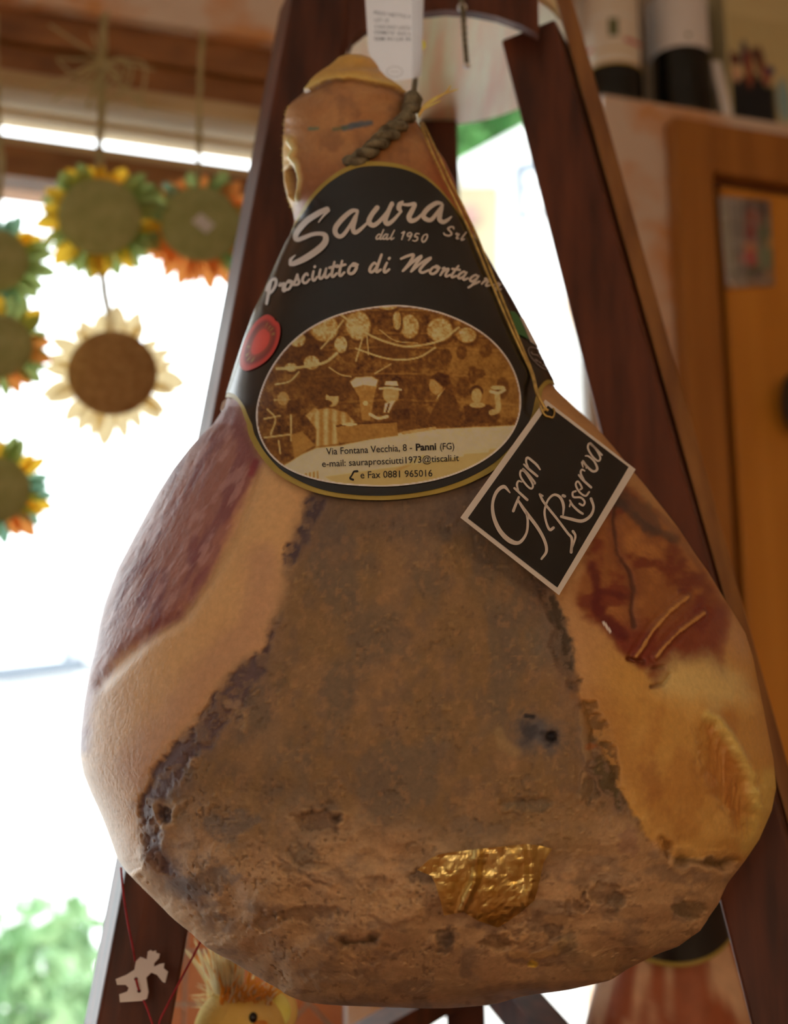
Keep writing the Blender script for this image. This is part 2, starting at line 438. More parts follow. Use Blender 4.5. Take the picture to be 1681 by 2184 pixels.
# ------------------------------------------------------------------ the display stand (tripod)
st = tag(empty('display_stand', (0.03, 1.3, ZC)), 'dark brown wooden three-legged display stand that carries the ham', 'stand')
ZT = 2.30
def edge_line(a, b, ztop=None):
    p, q = P(*a), P(*b)
    k = (p.z - ZC) / (p.z - q.z)
    bot = p + (q - p) * k
    top = p
    if ztop: top = p + (q - p) * ((p.z - ztop) / (p.z - q.z))
    return top, bot
def make_leg(lines, ztop):
    e = [edge_line(a, b, z) for (a, b), z in zip(lines, ztop)]
    return G().hexa([q[1] for q in e], [q[0] for q in e])
L1 = [((600, 0, 1.245), (178, 2184, 1.175)), ((622, 0, 1.19), (205, 2184, 1.12)), ((761, 0, 1.19), (367, 2184, 1.125)), ((739, 0, 1.245), (345, 2184, 1.18))]
make_leg(L1, [ZT - 0.002] * 4).build('leg', M_wood, st, bevel=0.0025)
zr1, zr2 = P(1072, 90, 1.20).z, P(1172, 42, 1.19).z
L2 = [((1060, 0, 1.25), (1612, 2184, 1.18)), ((1047, 0, 1.20), (1602, 2184, 1.125)), ((1172, 0, 1.19), (1792, 2184, 1.115)), ((1188, 0, 1.24), (1806, 2184, 1.17))]
make_leg(L2, [zr1, zr1, zr2, zr2]).build('leg', M_wood, st, bevel=0.0025)
M_strip = mat('brown_wood_strip', alb(88, 48, 18), alb(112, 66, 26), 9, 0.5, 0.1, 30, stretch=(6, 6, 0.7))
L2b = [((1184, 0, 1.22), (1800, 2184, 1.15)), ((1186, 0, 1.205), (1802, 2184, 1.135)), ((1222, 0, 1.21), (1836, 2184, 1.14)), ((1222, 0, 1.25), (1836, 2184, 1.18))]
make_leg(L2b, [ZT - 0.002] * 4).build('side_strip', M_strip, st, bevel=0.0015)
L3 = [((893, 250, 1.44), (951, 2160, 1.58)), ((975, 250, 1.44), (1036, 2160, 1.58)), ((975, 250, 1.48), (1036, 2160, 1.62)), ((893, 250, 1.48), (951, 2160, 1.62))]
make_leg(L3, [ZT - 0.002] * 4).build('leg', M_wood, st, bevel=0.0025)
G().lathe([(0.131, 0), (0.135, 0.004), (0.135, 0.026), (0.131, 0.03)], (0.035, 1.327, ZT), 64).build('top_disc', M_wood_light, st)
arch = [(560, -60), (600, -60), (655, 150), (741, 112), (752, 84), (780, 62), (830, 40), (880, 28), (950, 20), (1010, 24), (1060, 34), (1110, 52), (1150, 74), (1175, 60), (1185, -60)]
ap_t = [(u, 1.195) for u, v in arch]
lo = [P(u, v, 1.168) for u, v in arch[3:13]]
n = len(lo); hi = [Vector((p.x, p.y, ZT + 0.04)) for p in lo]
bk = Vector((0, 0.010, 0))
g = G(); vs = lo + hi + [p + bk for p in lo] + [p + bk for p in hi]
fs = []
for i in range(n - 1):
    fs += [(i, i + 1, n + i + 1, n + i), (2 * n + i + 1, 2 * n + i, 3 * n + i, 3 * n + i + 1), (i + 1, i, 2 * n + i, 2 * n + i + 1), (n + i, n + i + 1, 3 * n + i + 1, 3 * n + i)]
fs += [(0, n, 3 * n, 2 * n), (n - 1, 3 * n - 1, 4 * n - 1, 2 * n - 1)]
g.add(vs, fs).build('front_apron', M_wood, st)
def brace(a, b, w, h, nm='brace'):
    d = (b - a).normalized(); s = d.cross(Vector((0, 0, 1))).normalized() * w / 2; t = s.cross(d).normalized() * h / 2
    return G().hexa([a - s - t, a + s - t, a + s + t, a - s + t], [b - s - t, b + s - t, b + s + t, b - s + t]).build(nm, M_wood, st, bevel=0.0015)
brace(P(1010, 2030, 1.575), P(1520, 2620, 1.20), 0.035, 0.03)
brace(P(985, 2100, 1.575), P(420, 2430, 1.21), 0.035, 0.022)

# ------------------------------------------------------------------ the ham
OUT_L = [(115, 748), (118, 727), (136, 707), (155, 682), (176, 668), (197, 648), (218, 622), (233, 611), (254, 607), (286, 605), (325, 603), (364, 604), (390, 606), (422, 613), (448, 624), (470, 628), (500, 622),
         (550, 598), (610, 571), (660, 548), (720, 526), (780, 506), (840, 487), (868, 479), (905, 455), (925, 432), (955, 405), (1000, 370), (1055, 335), (1110, 305), (1165, 276), (1215, 250), (1280, 226), (1330, 213), (1380, 204),
         (1440, 190), (1500, 180), (1560, 173), (1610, 171), (1650, 178), (1690, 194), (1720, 208), (1750, 221), (1790, 236), (1830, 250), (1860, 270), (1890, 300), (1920, 330), (1950, 360), (1985, 402),
         (2020, 444), (2055, 502), (2090, 560), (2115, 604), (2138, 654), (2145, 715), (2148, 810), (2151, 930)]
OUT_R = [(115, 762), (117, 775), (122, 792), (140, 806), (163, 815), (174, 832), (187, 852), (192, 858), (200, 866), (230, 872), (252, 884), (280, 900), (305, 923), (340, 948), (380, 967), (420, 980), (455, 995), (505, 1014), (545, 1034), (580, 1054),
         (640, 1089), (705, 1124), (780, 1160), (830, 1186), (860, 1217), (890, 1250), (920, 1280), (955, 1310), (1005, 1350), (1040, 1380), (1080, 1411), (1130, 1450), (1180, 1482), (1220, 1511), (1270, 1541), (1310, 1566),
         (1350, 1590), (1400, 1606), (1450, 1616), (1500, 1626), (1570, 1640), (1620, 1650), (1680, 1656), (1730, 1646), (1790, 1620), (1835, 1590), (1885, 1551), (1930, 1530), (1985, 1492), (2020, 1442), (2035, 1402), (2065, 1342),
         (2092, 1300), (2113, 1205), (2118, 1152), (2128, 1102), (2143, 1052), (2148, 1000), (2151, 935)]
DEPTH = [(115, 0), (122, 0.016), (150, 0.030), (200, 0.041), (270, 0.046), (400, 0.052), (550, 0.066), (700, 0.082), (1000, 0.108), (1300, 0.128), (1600, 0.140), (1800, 0.140), (1900, 0.132), (1980, 0.118), (2040, 0.098), (2090, 0.074), (2120, 0.052), (2140, 0.030), (2148, 0.014), (2151, 0)]
Y0 = 1.03
vl, ul = np.array(OUT_L, float).T; vr, ur = np.array(OUT_R, float).T; vd, dd = np.array(DEPTH, float).T
def smooth_interp(v, xs, ys, w=6.0):
    return (np.interp(v - w, xs, ys) + np.interp(v, xs, ys) * 2 + np.interp(v + w, xs, ys)) / 4
def rows(v):
    v = np.asarray(v, float)
    L = smooth_interp(v, vl, ul, 3); R = smooth_interp(v, vr, ur, 3)
    return (L + R) / 2, np.maximum((R - L) / 2, 1.0), smooth_interp(v, vd, dd, np.clip((2151 - v) * 0.25, 0, 30))
def bulge(x): return np.power(np.clip(1 - np.abs(x) ** 2.3, 0, 1), 0.6)

LABEL = [(800, 343), (850, 348), (895, 365), (930, 392), (955, 420), (980, 455), (1005, 495), (1030, 530), ('a', -0.25, 585), ('a', -0.32, 790), (1188, 826), (1174, 817), (1163, 822), (1155, 840), (1148, 868), (1130, 920), (1100, 960),
         (1060, 1000), (1000, 1032), (940, 1052), (870, 1064), (800, 1068), (720, 1062), (660, 1048), (600, 1018), (565, 985), (540, 945), (525, 900), (515, 870), (503, 852), (490, 846), ('a', math.pi + 0.2, 850), ('a', math.pi + 0.25, 640), (575, 590),
         (600, 535), (625, 480), (655, 430), (690, 388), (725, 362), (760, 347)]
LAB_PX = [p for p in LABEL if p[0] != 'a']

def ham_relief_color(u, v, front):
    """surface relief in metres (outwards) and own colour of the cured ham at the pixel grid (u, v)"""
    n_big = fbm(u / 120, v / 120, 1); n_mid = fbm(u / 38, v / 38, 5); n_fine = fbm(u / 11, v / 11, 9); n_grain = fbm(u / 4.5, v / 4.5, 13, 3)
    wob = (n_mid - 0.5) * 36 + (n_fine - 0.5) * 16
    C = lambda *c: np.array(alb(*c))
    col = np.empty(u.shape + (3,)); col[:] = C(150, 100, 56)
    rough = np.full(u.shape, 0.42); rel = np.zeros(u.shape)
    def mix(c, m):
        nonlocal col
        col = col * (1 - m[..., None]) + C(*c) * m[..., None]
    # fat of both flanks
    mix((168, 118, 70), sstep(760, 560, u) * sstep(900, 1000, v))
    mix((166, 116, 70), sstep(430, 250, u) * sstep(1380, 1550, v))
    mix((158, 106, 46), sstep(1200, 1350, u) * sstep(1300, 1450, v))
    mix((176, 126, 62), sstep(0.42, 0.68, n_big) * sstep(1300, 1420, u) * sstep(1400, 1500, v) * 0.8)
    mix((140, 84, 34), sstep(0.5, 0.72, fbm(u / 70, v / 110, 22)) * sstep(1250, 1400, u) * sstep(1400, 1500, v) * 0.6)
    # hock
    hk = sstep(520, 430, v)
    mix((136, 84, 44), hk)
    mix((146, 96, 52), hk * sstep(0.4, 0.7, fbm(u / 60, v / 45, 111)) * 0.5); mix((92, 54, 32), hk * sstep(0.48, 0.72, fbm(u / 50, v / 60, 115)) * 0.5); rel += hk * 0.003 * (fbm(u / 55, v / 40, 119, 3) - 0.5)
    mix((104, 52, 26), sstep(300, 420, v) * hk * 0.7)
    vc = np.interp(u, [600, 665, 700, 740, 790, 820, 852, 900], [215, 188, 170, 164, 172, 178, 190, 205])
    s = v - vc + wob * 0.25
    mix((164, 112, 44), sstep(6, -6, s)); mix((186, 140, 70), np.exp(-((s + 3) / 7) ** 2) * 0.5 * (v < 260))
    mix((70, 38, 20), np.exp(-((s - 7) / 5) ** 2) * 0.55 * (v < 260))
    rel += 0.005 * sstep(8, -4, s) * sstep(-34, -8, s) - 0.0015 * np.exp(-((s - 10) / 7) ** 2) * (v < 260)
    mix((140, 92, 36), np.exp(-(line_d(u, v, [(735, 150), (770, 142), (800, 150)]) / 8) ** 2) * 0.5)
    mix((170, 122, 60), sstep(640, 618, u + wob * 0.3) * sstep(280, 300, v) * sstep(470, 430, v))
    hol = sstep(-6, 6, poly_sd(u, v, [(608, 365), (618, 355), (632, 372), (634, 400), (628, 425), (616, 415)]))
    rel -= 0.010 * hol; mix((84, 44, 40), hol)
    lip = np.exp(-(line_d(u, v, [(617, 300), (628, 318), (620, 334), (634, 352), (640, 385), (634, 425)]) / 5) ** 2)
    rel += 0.004 * lip; mix((206, 160, 96), lip * 0.85)
    for pl, w, c in (([(735, 273), (760, 267), (790, 262)], 7, (16, 62, 70)), ([(712, 276), (740, 272)], 4, (60, 70, 44)), ([(660, 275), (678, 274)], 3, (30, 82, 60))):
        mix(c, sstep(w + 3, w - 4, line_d(u, v, pl) + (n_fine - 0.5) * 5) * 0.75)
    mix((136, 70, 36), sstep(880, 960, u) * sstep(250, 330, v) * sstep(760, 560, v))
    # left lean band
    LB = [(500, 840), (555, 985), (520, 1060), (495, 1130), (440, 1240), (385, 1315), (300, 1368), (240, 1410), (212, 1455), (196, 1520), (183, 1600), (100, 1600), (140, 1300), (300, 950)]
    m = sstep(-16, 16, poly_sd(u, v, LB) + wob * 0.35)
    mix((124, 74, 58), m)
    mix((100, 52, 48), m * sstep(0.40, 0.62, fbm(u / 26 + v / 60, v / 90, 31)) * 0.8)
    mix((152, 104, 88), m * sstep(0.55, 0.75, fbm(u / 18 + v / 30, v / 44, 35)) * 0.5)
    mix((104, 34, 36), sstep(12, 2, line_d(u, v, [(545, 985), (535, 1010)]) + wob * 0.2) * 0.8)
    mix((96, 44, 44), sstep(14, 2, line_d(u, v, [(415, 1150), (405, 1195)]) + wob * 0.2) * 0.6)
    rel += m * 0.0011 * (fbm((u + v * 0.55) / 14, v / 60, 41) - 0.5)
    rel -= 0.004 * np.exp(-(line_d(u, v, [(555, 985), (500, 1130), (440, 1240), (385, 1315), (300, 1368), (212, 1455)]) / 16) ** 2)
    # pinkish edge beside the crust on the left
    mix((140, 92, 66), sstep(70, 10, line_d(u, v, [(560, 1200), (545, 1330), (480, 1400), (380, 1520), (290, 1640)]) + wob) * 0.5)
    # upper right lean
    RB = [(1225, 1290), (1260, 1150), (1335, 1030), (1385, 1075), (1440, 1150), (1500, 1220), (1548, 1290), (1556, 1330), (1540, 1380), (1552, 1452), (1500, 1408), (1440, 1420), (1400, 1462), (1372, 1430), (1330, 1395), (1280, 1335)]
    sd = poly_sd(u, v, RB); m = sstep(-14, 14, sd + wob * 0.5)
    mix((118, 64, 28), m)
    mix((138, 80, 36), m * sstep(0.45, 0.7, fbm(u / 50, v / 50, 51)))
    mix((92, 34, 18), m * sstep(0.5, 0.72, fbm(u / 60 + 4, v / 40, 55)) * 0.9)
    mix((96, 34, 20), m * sstep(90, 20, line_d(u, v, [(1330, 1380), (1420, 1400), (1520, 1330)]) + wob) * 0.8)
    mix((74, 18, 14), m * sstep(20, 4, line_d(u, v, [(1264, 1210), (1277, 1262), (1268, 1290), (1290, 1322), (1330, 1355)]) + wob * 0.5) * 0.9)
    mix((74, 18, 14), m * sstep(12, 3, line_d(u, v, [(1275, 1255), (1320, 1270), (1345, 1275)]) + wob * 0.3) * 0.8)
    vein = line_d(u, v, [(1318, 1050), (1308, 1110), (1318, 1182), (1345, 1222), (1352, 1262), (1346, 1300), (1352, 1335)]) + wob * 0.25
    mix((34, 22, 16), sstep(9, 1, vein) * 0.9); mix((92, 42, 24), sstep(30, 8, vein) * m * 0.4); rel -= 0.0015 * np.exp(-(vein / 7) ** 2)
    vein = line_d(u, v, [(1325, 1075), (1365, 1112), (1385, 1126), (1440, 1150)]) + wob * 0.3
    mix((60, 40, 30), sstep(14, 3, vein) * 0.75)
    mix((64, 44, 34), sstep(26, 6, line_d(u, v, [(1325, 1060), (1380, 1095), (1395, 1125)]) + wob) * 0.6)
    mix((96, 46, 26), sstep(12, 3, line_d(u, v, [(1400, 1090), (1450, 1140), (1500, 1220)]) + wob * 0.3) * 0.5)
    for pl in ([(1468, 1272), (1430, 1302), (1392, 1345), (1368, 1385), (1356, 1402)], [(1500, 1308), (1450, 1345), (1420, 1375), (1400, 1400)]):
        d = line_d(u, v, pl) + (n_fine - 0.5) * 5
        mix((164, 108, 50), sstep(5, 1, d) * 0.75); rel += 0.0018 * np.exp(-(d / 5) ** 2); rel -= 0.0015 * np.exp(-((d - 12) / 6) ** 2)
    d = line_d(u, v, [(1288, 1328), (1302, 1347)]); mix((225, 205, 190), sstep(4, 2, d))
    for pl in ([(1340, 1405), (1372, 1412)], [(1395, 1425), (1415, 1422)], [(1390, 1465), (1415, 1460), (1430, 1440)]):
        d = line_d(u, v, pl); mix((84, 34, 14), sstep(7, 2, d + wob * 0.15)); rel -= 0.003 * np.exp(-(d / 5) ** 2)
    # central crust of salt, flour and pepper
    CR = [(690, 1000), (655, 1060), (640, 1100), (622, 1170), (606, 1230), (592, 1290), (580, 1340), (560, 1390), (520, 1405), (470, 1470), (420, 1540), (370, 1600), (322, 1660), (303, 1720), (306, 1800), (300, 1850), (250, 1900),
          (300, 2200), (1700, 2200), (1700, 1850), (1592, 1846), (1560, 1832), (1440, 1826), (1385, 1790), (1335, 1720), (1305, 1640), (1262, 1560), (1236, 1480), (1222, 1400), (1206, 1330), (1190, 1268), (1150, 1150), (1100, 1000)]
    sdc = poly_sd(u, v, CR) + wob * 0.55; sft = np.where(u < 760, 20.0, 7.0) * (v < 1850) + 8 * (v >= 1850); cr = sstep(-1, 1, sdc / sft)
    base = np.empty(col.shape); base[:] = C(106, 73, 41)
    def bmix(c, m):
        nonlocal base
        base = base * (1 - m[..., None]) + C(*c) * m[..., None]
    bmix((94, 69, 46), sstep(0.42, 0.62, fbm(u / 90, v / 150, 61)))
    bmix((120, 82, 50), sstep(0.45, 0.72, fbm(u / 60, v / 90, 65)) * 0.55)
    bmix((84, 62, 46), sstep(0.48, 0.75, fbm(u / 30, v / 40, 69)) * 0.4)
    bmix((136, 90, 52), sstep(0.58, 0.76, fbm(u / 15, v / 18, 73)) * 0.35)
    low = sstep(1700, 1880, v + (n_big - 0.5) * 160)
    bmix((150, 108, 69), low * 0.85)
    bmix((150, 106, 68), low * sstep(0.45, 0.7, fbm(u / 70, v / 50, 77)) * 0.6)
    bmix((100, 74, 54), low * sstep(0.5, 0.72, fbm(u / 50, v / 34, 81)) * 0.55)
    bmix((92, 62, 40), sstep(0.70, 0.78, fbm(u / 20, v / 14, 85)) * low * 0.5)
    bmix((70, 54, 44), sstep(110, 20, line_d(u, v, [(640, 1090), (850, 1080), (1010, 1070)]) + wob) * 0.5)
    bmix((70, 62, 58), sstep(80, 5, np.hypot(u - 1145, (v - 1562) * 1.1) + wob * 1.3) * 0.9)
    bmix((128, 94, 56), sstep(16, 3, line_d(u, v, [(1065, 1560), (1072, 1585), (1100, 1605)]) + wob * 0.4) * 0.6)
    bmix((34, 27, 26), sstep(24, 3, np.hypot(u - 1174, v - 1569) + wob * 0.7)); bmix((34, 28, 26), sstep(8, 3, line_d(u, v, [(1122, 1526), (1138, 1528)]) + wob * 0.2))
    bmix((46, 40, 38), sstep(30, 3, np.hypot((u - 1126) * 1.3, (v - 1560) * 0.7) + wob * 0.8) * 0.8)
    bmix((78, 70, 58), sstep(90, 20, np.hypot(u - 1180, v - 1370) + wob) * 0.5)
    bmix((190, 130, 40), sstep(9, 5, np.hypot((u - 1136) * 0.8, v - 2057) + wob * 0.3))
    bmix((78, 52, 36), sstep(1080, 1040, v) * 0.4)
    rel += cr * (0.0020 + 0.0012 * (n_mid - 0.5) + 0.0007 * (n_fine - 0.5))
    rel += cr * low * (0.013 * (fbm(u / 95, v / 76, 91, 2) - 0.5) - 0.0026 * np.abs(fbm(u / 80, v / 66, 95, 3) - 0.5) * 2 + 0.0016 * (fbm(u / 26, v / 22, 99, 3) - 0.5))
    rel -= 0.006 * sstep(15, 5, np.hypot(u - 1176, v - 1571)) + 0.002 * np.exp(-(np.hypot(u - 1145, v - 1560) / 50) ** 2)
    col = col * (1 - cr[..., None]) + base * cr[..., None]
    rough = rough * (1 - cr) + 0.72 * cr
    rel -= 0.0012 * np.exp(-(sdc / 16) ** 2) * (v > 1050)
    # dark bare strips where the crust has broken away
    jag = wob * 0.6
    for pg, c, dp in (([(650, 1056), (692, 1066), (674, 1105), (656, 1162), (640, 1163), (630, 1125), (638, 1090)], (62, 44, 40), 0.003),
                      ([(614, 1163), (642, 1160), (634, 1200), (622, 1205), (606, 1204)], (66, 46, 42), 0.003),
                      ([(586, 1335), (580, 1400), (556, 1440), (520, 1500), (470, 1575), (430, 1600), (385, 1650), (345, 1720), (335, 1800), (372, 1865), (340, 1850), (305, 1800), (300, 1710), (322, 1650), (390, 1570), (440, 1505), (505, 1435), (552, 1385)], (78, 54, 46), 0.004),
                      ([(1128, 1215), (1150, 1245), (1192, 1268), (1206, 1320), (1216, 1390), (1238, 1470), (1228, 1484), (1210, 1470), (1204, 1430), (1182, 1390), (1184, 1340), (1150, 1275)], (60, 44, 30), 0.004),
                      ([(1240, 1492), (1268, 1498), (1300, 1555), (1322, 1620), (1332, 1690), (1318, 1722), (1290, 1680), (1256, 1640), (1246, 1580)], (72, 52, 28), 0.003)):
        s = poly_sd(u, v, pg) + jag * 1.3; m = sstep(-6, 7, s) * (0.35 + 0.65 * sstep(0.34, 0.46, fbm(u / 36, v / 30, 107)))
        mix((96, 68, 52), 0.5 * np.exp(-np.clip(-s, 0, 200) / 22) * cr)
        m2 = m * (1 - 0.7 * sstep(0.54, 0.64, fbm(u / 22, v / 18, 103)))
        mix(c, m2); rel -= dp * m * (0.7 + 0.6 * (n_fine - 0.5)); rough = np.where(m > 0.5, 0.6, rough)
    m = sstep(40, 5, line_d(u, v, [(310, 1720), (330, 1820), (420, 1920)]) + wob * 1.2) * 0.6; mix((84, 60, 50), m)
    # chips, holes and gashes
    for pg, c, dp in (([(1430, 1826), (1450, 1820), (1500, 1830), (1560, 1832), (1582, 1835), (1545, 1852), (1480, 1850), (1440, 1842)], (74, 48, 18), 0.006),
                      ([(1412, 1786), (1428, 1796), (1436, 1824), (1424, 1836), (1412, 1812)], (78, 52, 30), 0.004),
                      ([(715, 2005), (760, 1998), (810, 1996), (800, 2015), (755, 2026), (730, 2020)], (58, 40, 22), 0.006),
                      ([(700, 1742), (722, 1742), (720, 1750), (704, 1750)], (52, 32, 20), 0.003),
                      ([(345, 1720), (368, 1725), (366, 1752), (352, 1745)], (48, 30, 24), 0.004),
                      ([(500, 1525), (512, 1528), (505, 1548), (496, 1545)], (40, 26, 24), 0.003),
                      ([(935, 2000), (965, 1985), (970, 2010), (950, 2028)], (88, 64, 42), 0.003)):
        s = poly_sd(u, v, pg) + (n_mid - 0.5) * 30 + (n_fine - 0.5) * 3; m = sstep(-4, 7, s) if dp < 0.0055 or pg[0][0] > 1490 and False else sstep(-5, 12, s); mix(c, m * 0.85 * (0.75 + 0.5 * n_mid)); rel -= dp * m * 0.8
        rel += 0.0012 * np.exp(-((s + 9) / 7) ** 2) * n_mid * 1.6; mix((170, 120, 68), 0.4 * n_mid * np.exp(-((s + 8) / 5) ** 2))
    for pl, c in (([(750, 2040), (765, 2050), (785, 2040)], (176, 124, 70)), ([(475, 1500), (500, 1505), (510, 1498)], (150, 108, 70)), ([(408, 1626), (416, 1624)], (152, 106, 66)), ([(350, 1735), (372, 1728), (385, 1715)], (146, 108, 76)),
                  ([(1090, 2035), (1130, 2040), (1175, 2032), (1200, 2010)], (180, 122, 62)), ([(1070, 1990), (1100, 2012), (1120, 2000)], (170, 118, 66)), ([(610, 1830), (620, 1845), (655, 1860), (705, 1880)], (166, 120, 80)), ([(1240, 1520), (1250, 1620), (1240, 1700)], (136, 98, 58)), ([(1080, 1728), (1095, 1720), (1110, 1735)], (132, 92, 50))):
        d = np.maximum(line_d(u, v, pl) + wob * 0.9, 0); mix(c, sstep(10, 0, d) * 0.4); rel += 0.0016 * np.exp(-(d / 8) ** 2); rel -= 0.0008 * np.exp(-((d - 15) / 7) ** 2)
    s = poly_sd(u, v, [(1505, 1540), (1524, 1546), (1548, 1582), (1598, 1670), (1606, 1730), (1580, 1760), (1540, 1720), (1500, 1640)]) + (n_mid - 0.5) * 40
    m = sstep(-30, 26, s); st = sstep(0.35, 0.65, fbm(u / 9, v / 70, 131))
    mix((140, 80, 30), m * (0.55 + 0.4 * st)); rel -= 0.007 * m - 0.001 * m * st
    d = line_d(u, v, [(1508, 1526), (1530, 1536), (1556, 1570), (1604, 1655), (1618, 1720)]); mix((188, 140, 70), sstep(16, 2, d + wob * 0.3) * 0.7); rel += 0.003 * np.exp(-(d / 10) ** 2)  # pale highlight painted into the colour along the raised lip
    mix((178, 142, 84), sstep(70, 15, line_d(u, v, [(1440, 1450), (1500, 1440), (1545, 1470)]) + wob) * 0.6)
    mix((132, 78, 30), sstep(60, 8, line_d(u, v, [(1270, 1500), (1330, 1600), (1400, 1690), (1420, 1780)]) + wob * 1.3) * 0.45)
    mix((122, 68, 30), sstep(34, 6, line_d(u, v, [(1388, 1640), (1402, 1690)]) + wob) * 0.5)
    mix((186, 140, 66), sstep(40, 6, line_d(u, v, [(1640, 1660), (1632, 1740), (1600, 1800)]) + wob * 0.6) * 0.6)
    # scattered stains, chips and flakes in the crust, mild cavity shading painted in
    for cu, cv, ru, rv, c, dp, k in ((1265, 1592, 14, 8, (118, 62, 26), 0.0, .8), (1258, 1690, 26, 30, (74, 54, 34), .002, .6), (905, 1868, 40, 16, (84, 60, 42), .003, .7), (1292, 1905, 40, 22, (92, 62, 38), .003, .6), (1226, 1932, 34, 24, (96, 64, 40), .004, .6), (1316, 1922, 16, 22, (76, 58, 42), .002, .6), (950, 2005, 22, 28, (78, 58, 42), .002, .7),
                                 (1055, 2008, 40, 18, (98, 66, 38), .003, .7), (1178, 1988, 22, 16, (84, 62, 46), .003, .6), (1210, 2010, 18, 26, (100, 78, 50), 0, .5), (690, 1752, 50, 20, (88, 60, 40), .003, .6), (640, 1830, 34, 40, (98, 76, 54), .002, .5), (800, 1880, 36, 16, (104, 70, 46), .002, .5), (560, 1970, 40, 14, (98, 70, 46), .003, .5), (650, 1950, 60, 16, (96, 68, 46), .003, .5),
                                 (480, 1760, 60, 40, (84, 70, 58), 0, .6), (430, 1880, 70, 34, (88, 72, 60), 0, .6), (1470, 1940, 40, 16, (80, 62, 38), .002, .6), (1340, 1790, 20, 40, (118, 78, 58), 0, .5), (840, 1950, 60, 24, (150, 106, 66), -.003, .5), (1110, 1900, 30, 60, (110, 76, 52), .002, .4), (1130, 1720, 60, 16, (84, 68, 50), .002, .5), (1000, 1760, 80, 20, (88, 68, 50), .001, .5), (1270, 2050, 70, 20, (150, 112, 72), -.002, .4), (980, 2110, 90, 18, (126, 92, 58), -.002, .4), (720, 2090, 80, 18, (140, 108, 78), -.002, .4)):
        q = np.hypot((u - cu) / ru, (v - cv) / rv) + (n_mid - 0.5) * 1.6 + (n_fine - 0.5) * 0.9; m = sstep(1.15, 0.55, q) * cr
        mix(c, m * k); rel -= dp * m
    por = sstep(0.74, 0.82, vnoise(u / 7.0, v / 7.0, 141)) * sstep(0.5, 0.7, fbm(u / 60, v / 60, 143)) * cr; mix((76, 54, 36), por * 0.4); rel -= 0.001 * por
    flk = sstep(0.78, 0.86, vnoise(u / 9.0, v / 8.0, 147)) * sstep(0.5, 0.65, fbm(u / 80, v / 60, 149)) * cr; mix((148, 106, 62), flk * 0.22); rel += 0.0008 * flk
    mix((176, 128, 82), sstep(60, 10, line_d(u, v, [(270, 1865), (330, 1925), (420, 2005)]) + wob * 0.5) * 0.7)
    # calm under the paper label
    ml = sstep(-30, 10, poly_sd(u, v, LAB_PX + []))
    rel = rel * (1 - ml) - 0.001 * ml
    rel += 0.0014 * (n_big - 0.5) * (1 - ml) + 0.00035 * (n_grain - 0.5) * (1 - ml)
    kk = (0.3 + 0.7 * cr)[..., None]; col = col * (1 + 0.2 * kk * (n_grain[..., None] - 0.5)) * (1 + 0.2 * kk * (n_fine[..., None] - 0.5))
    if not front:
        col = col * 0 + C(150, 95, 58)
    return rel, np.clip(col, 0.004, 0.9), rough

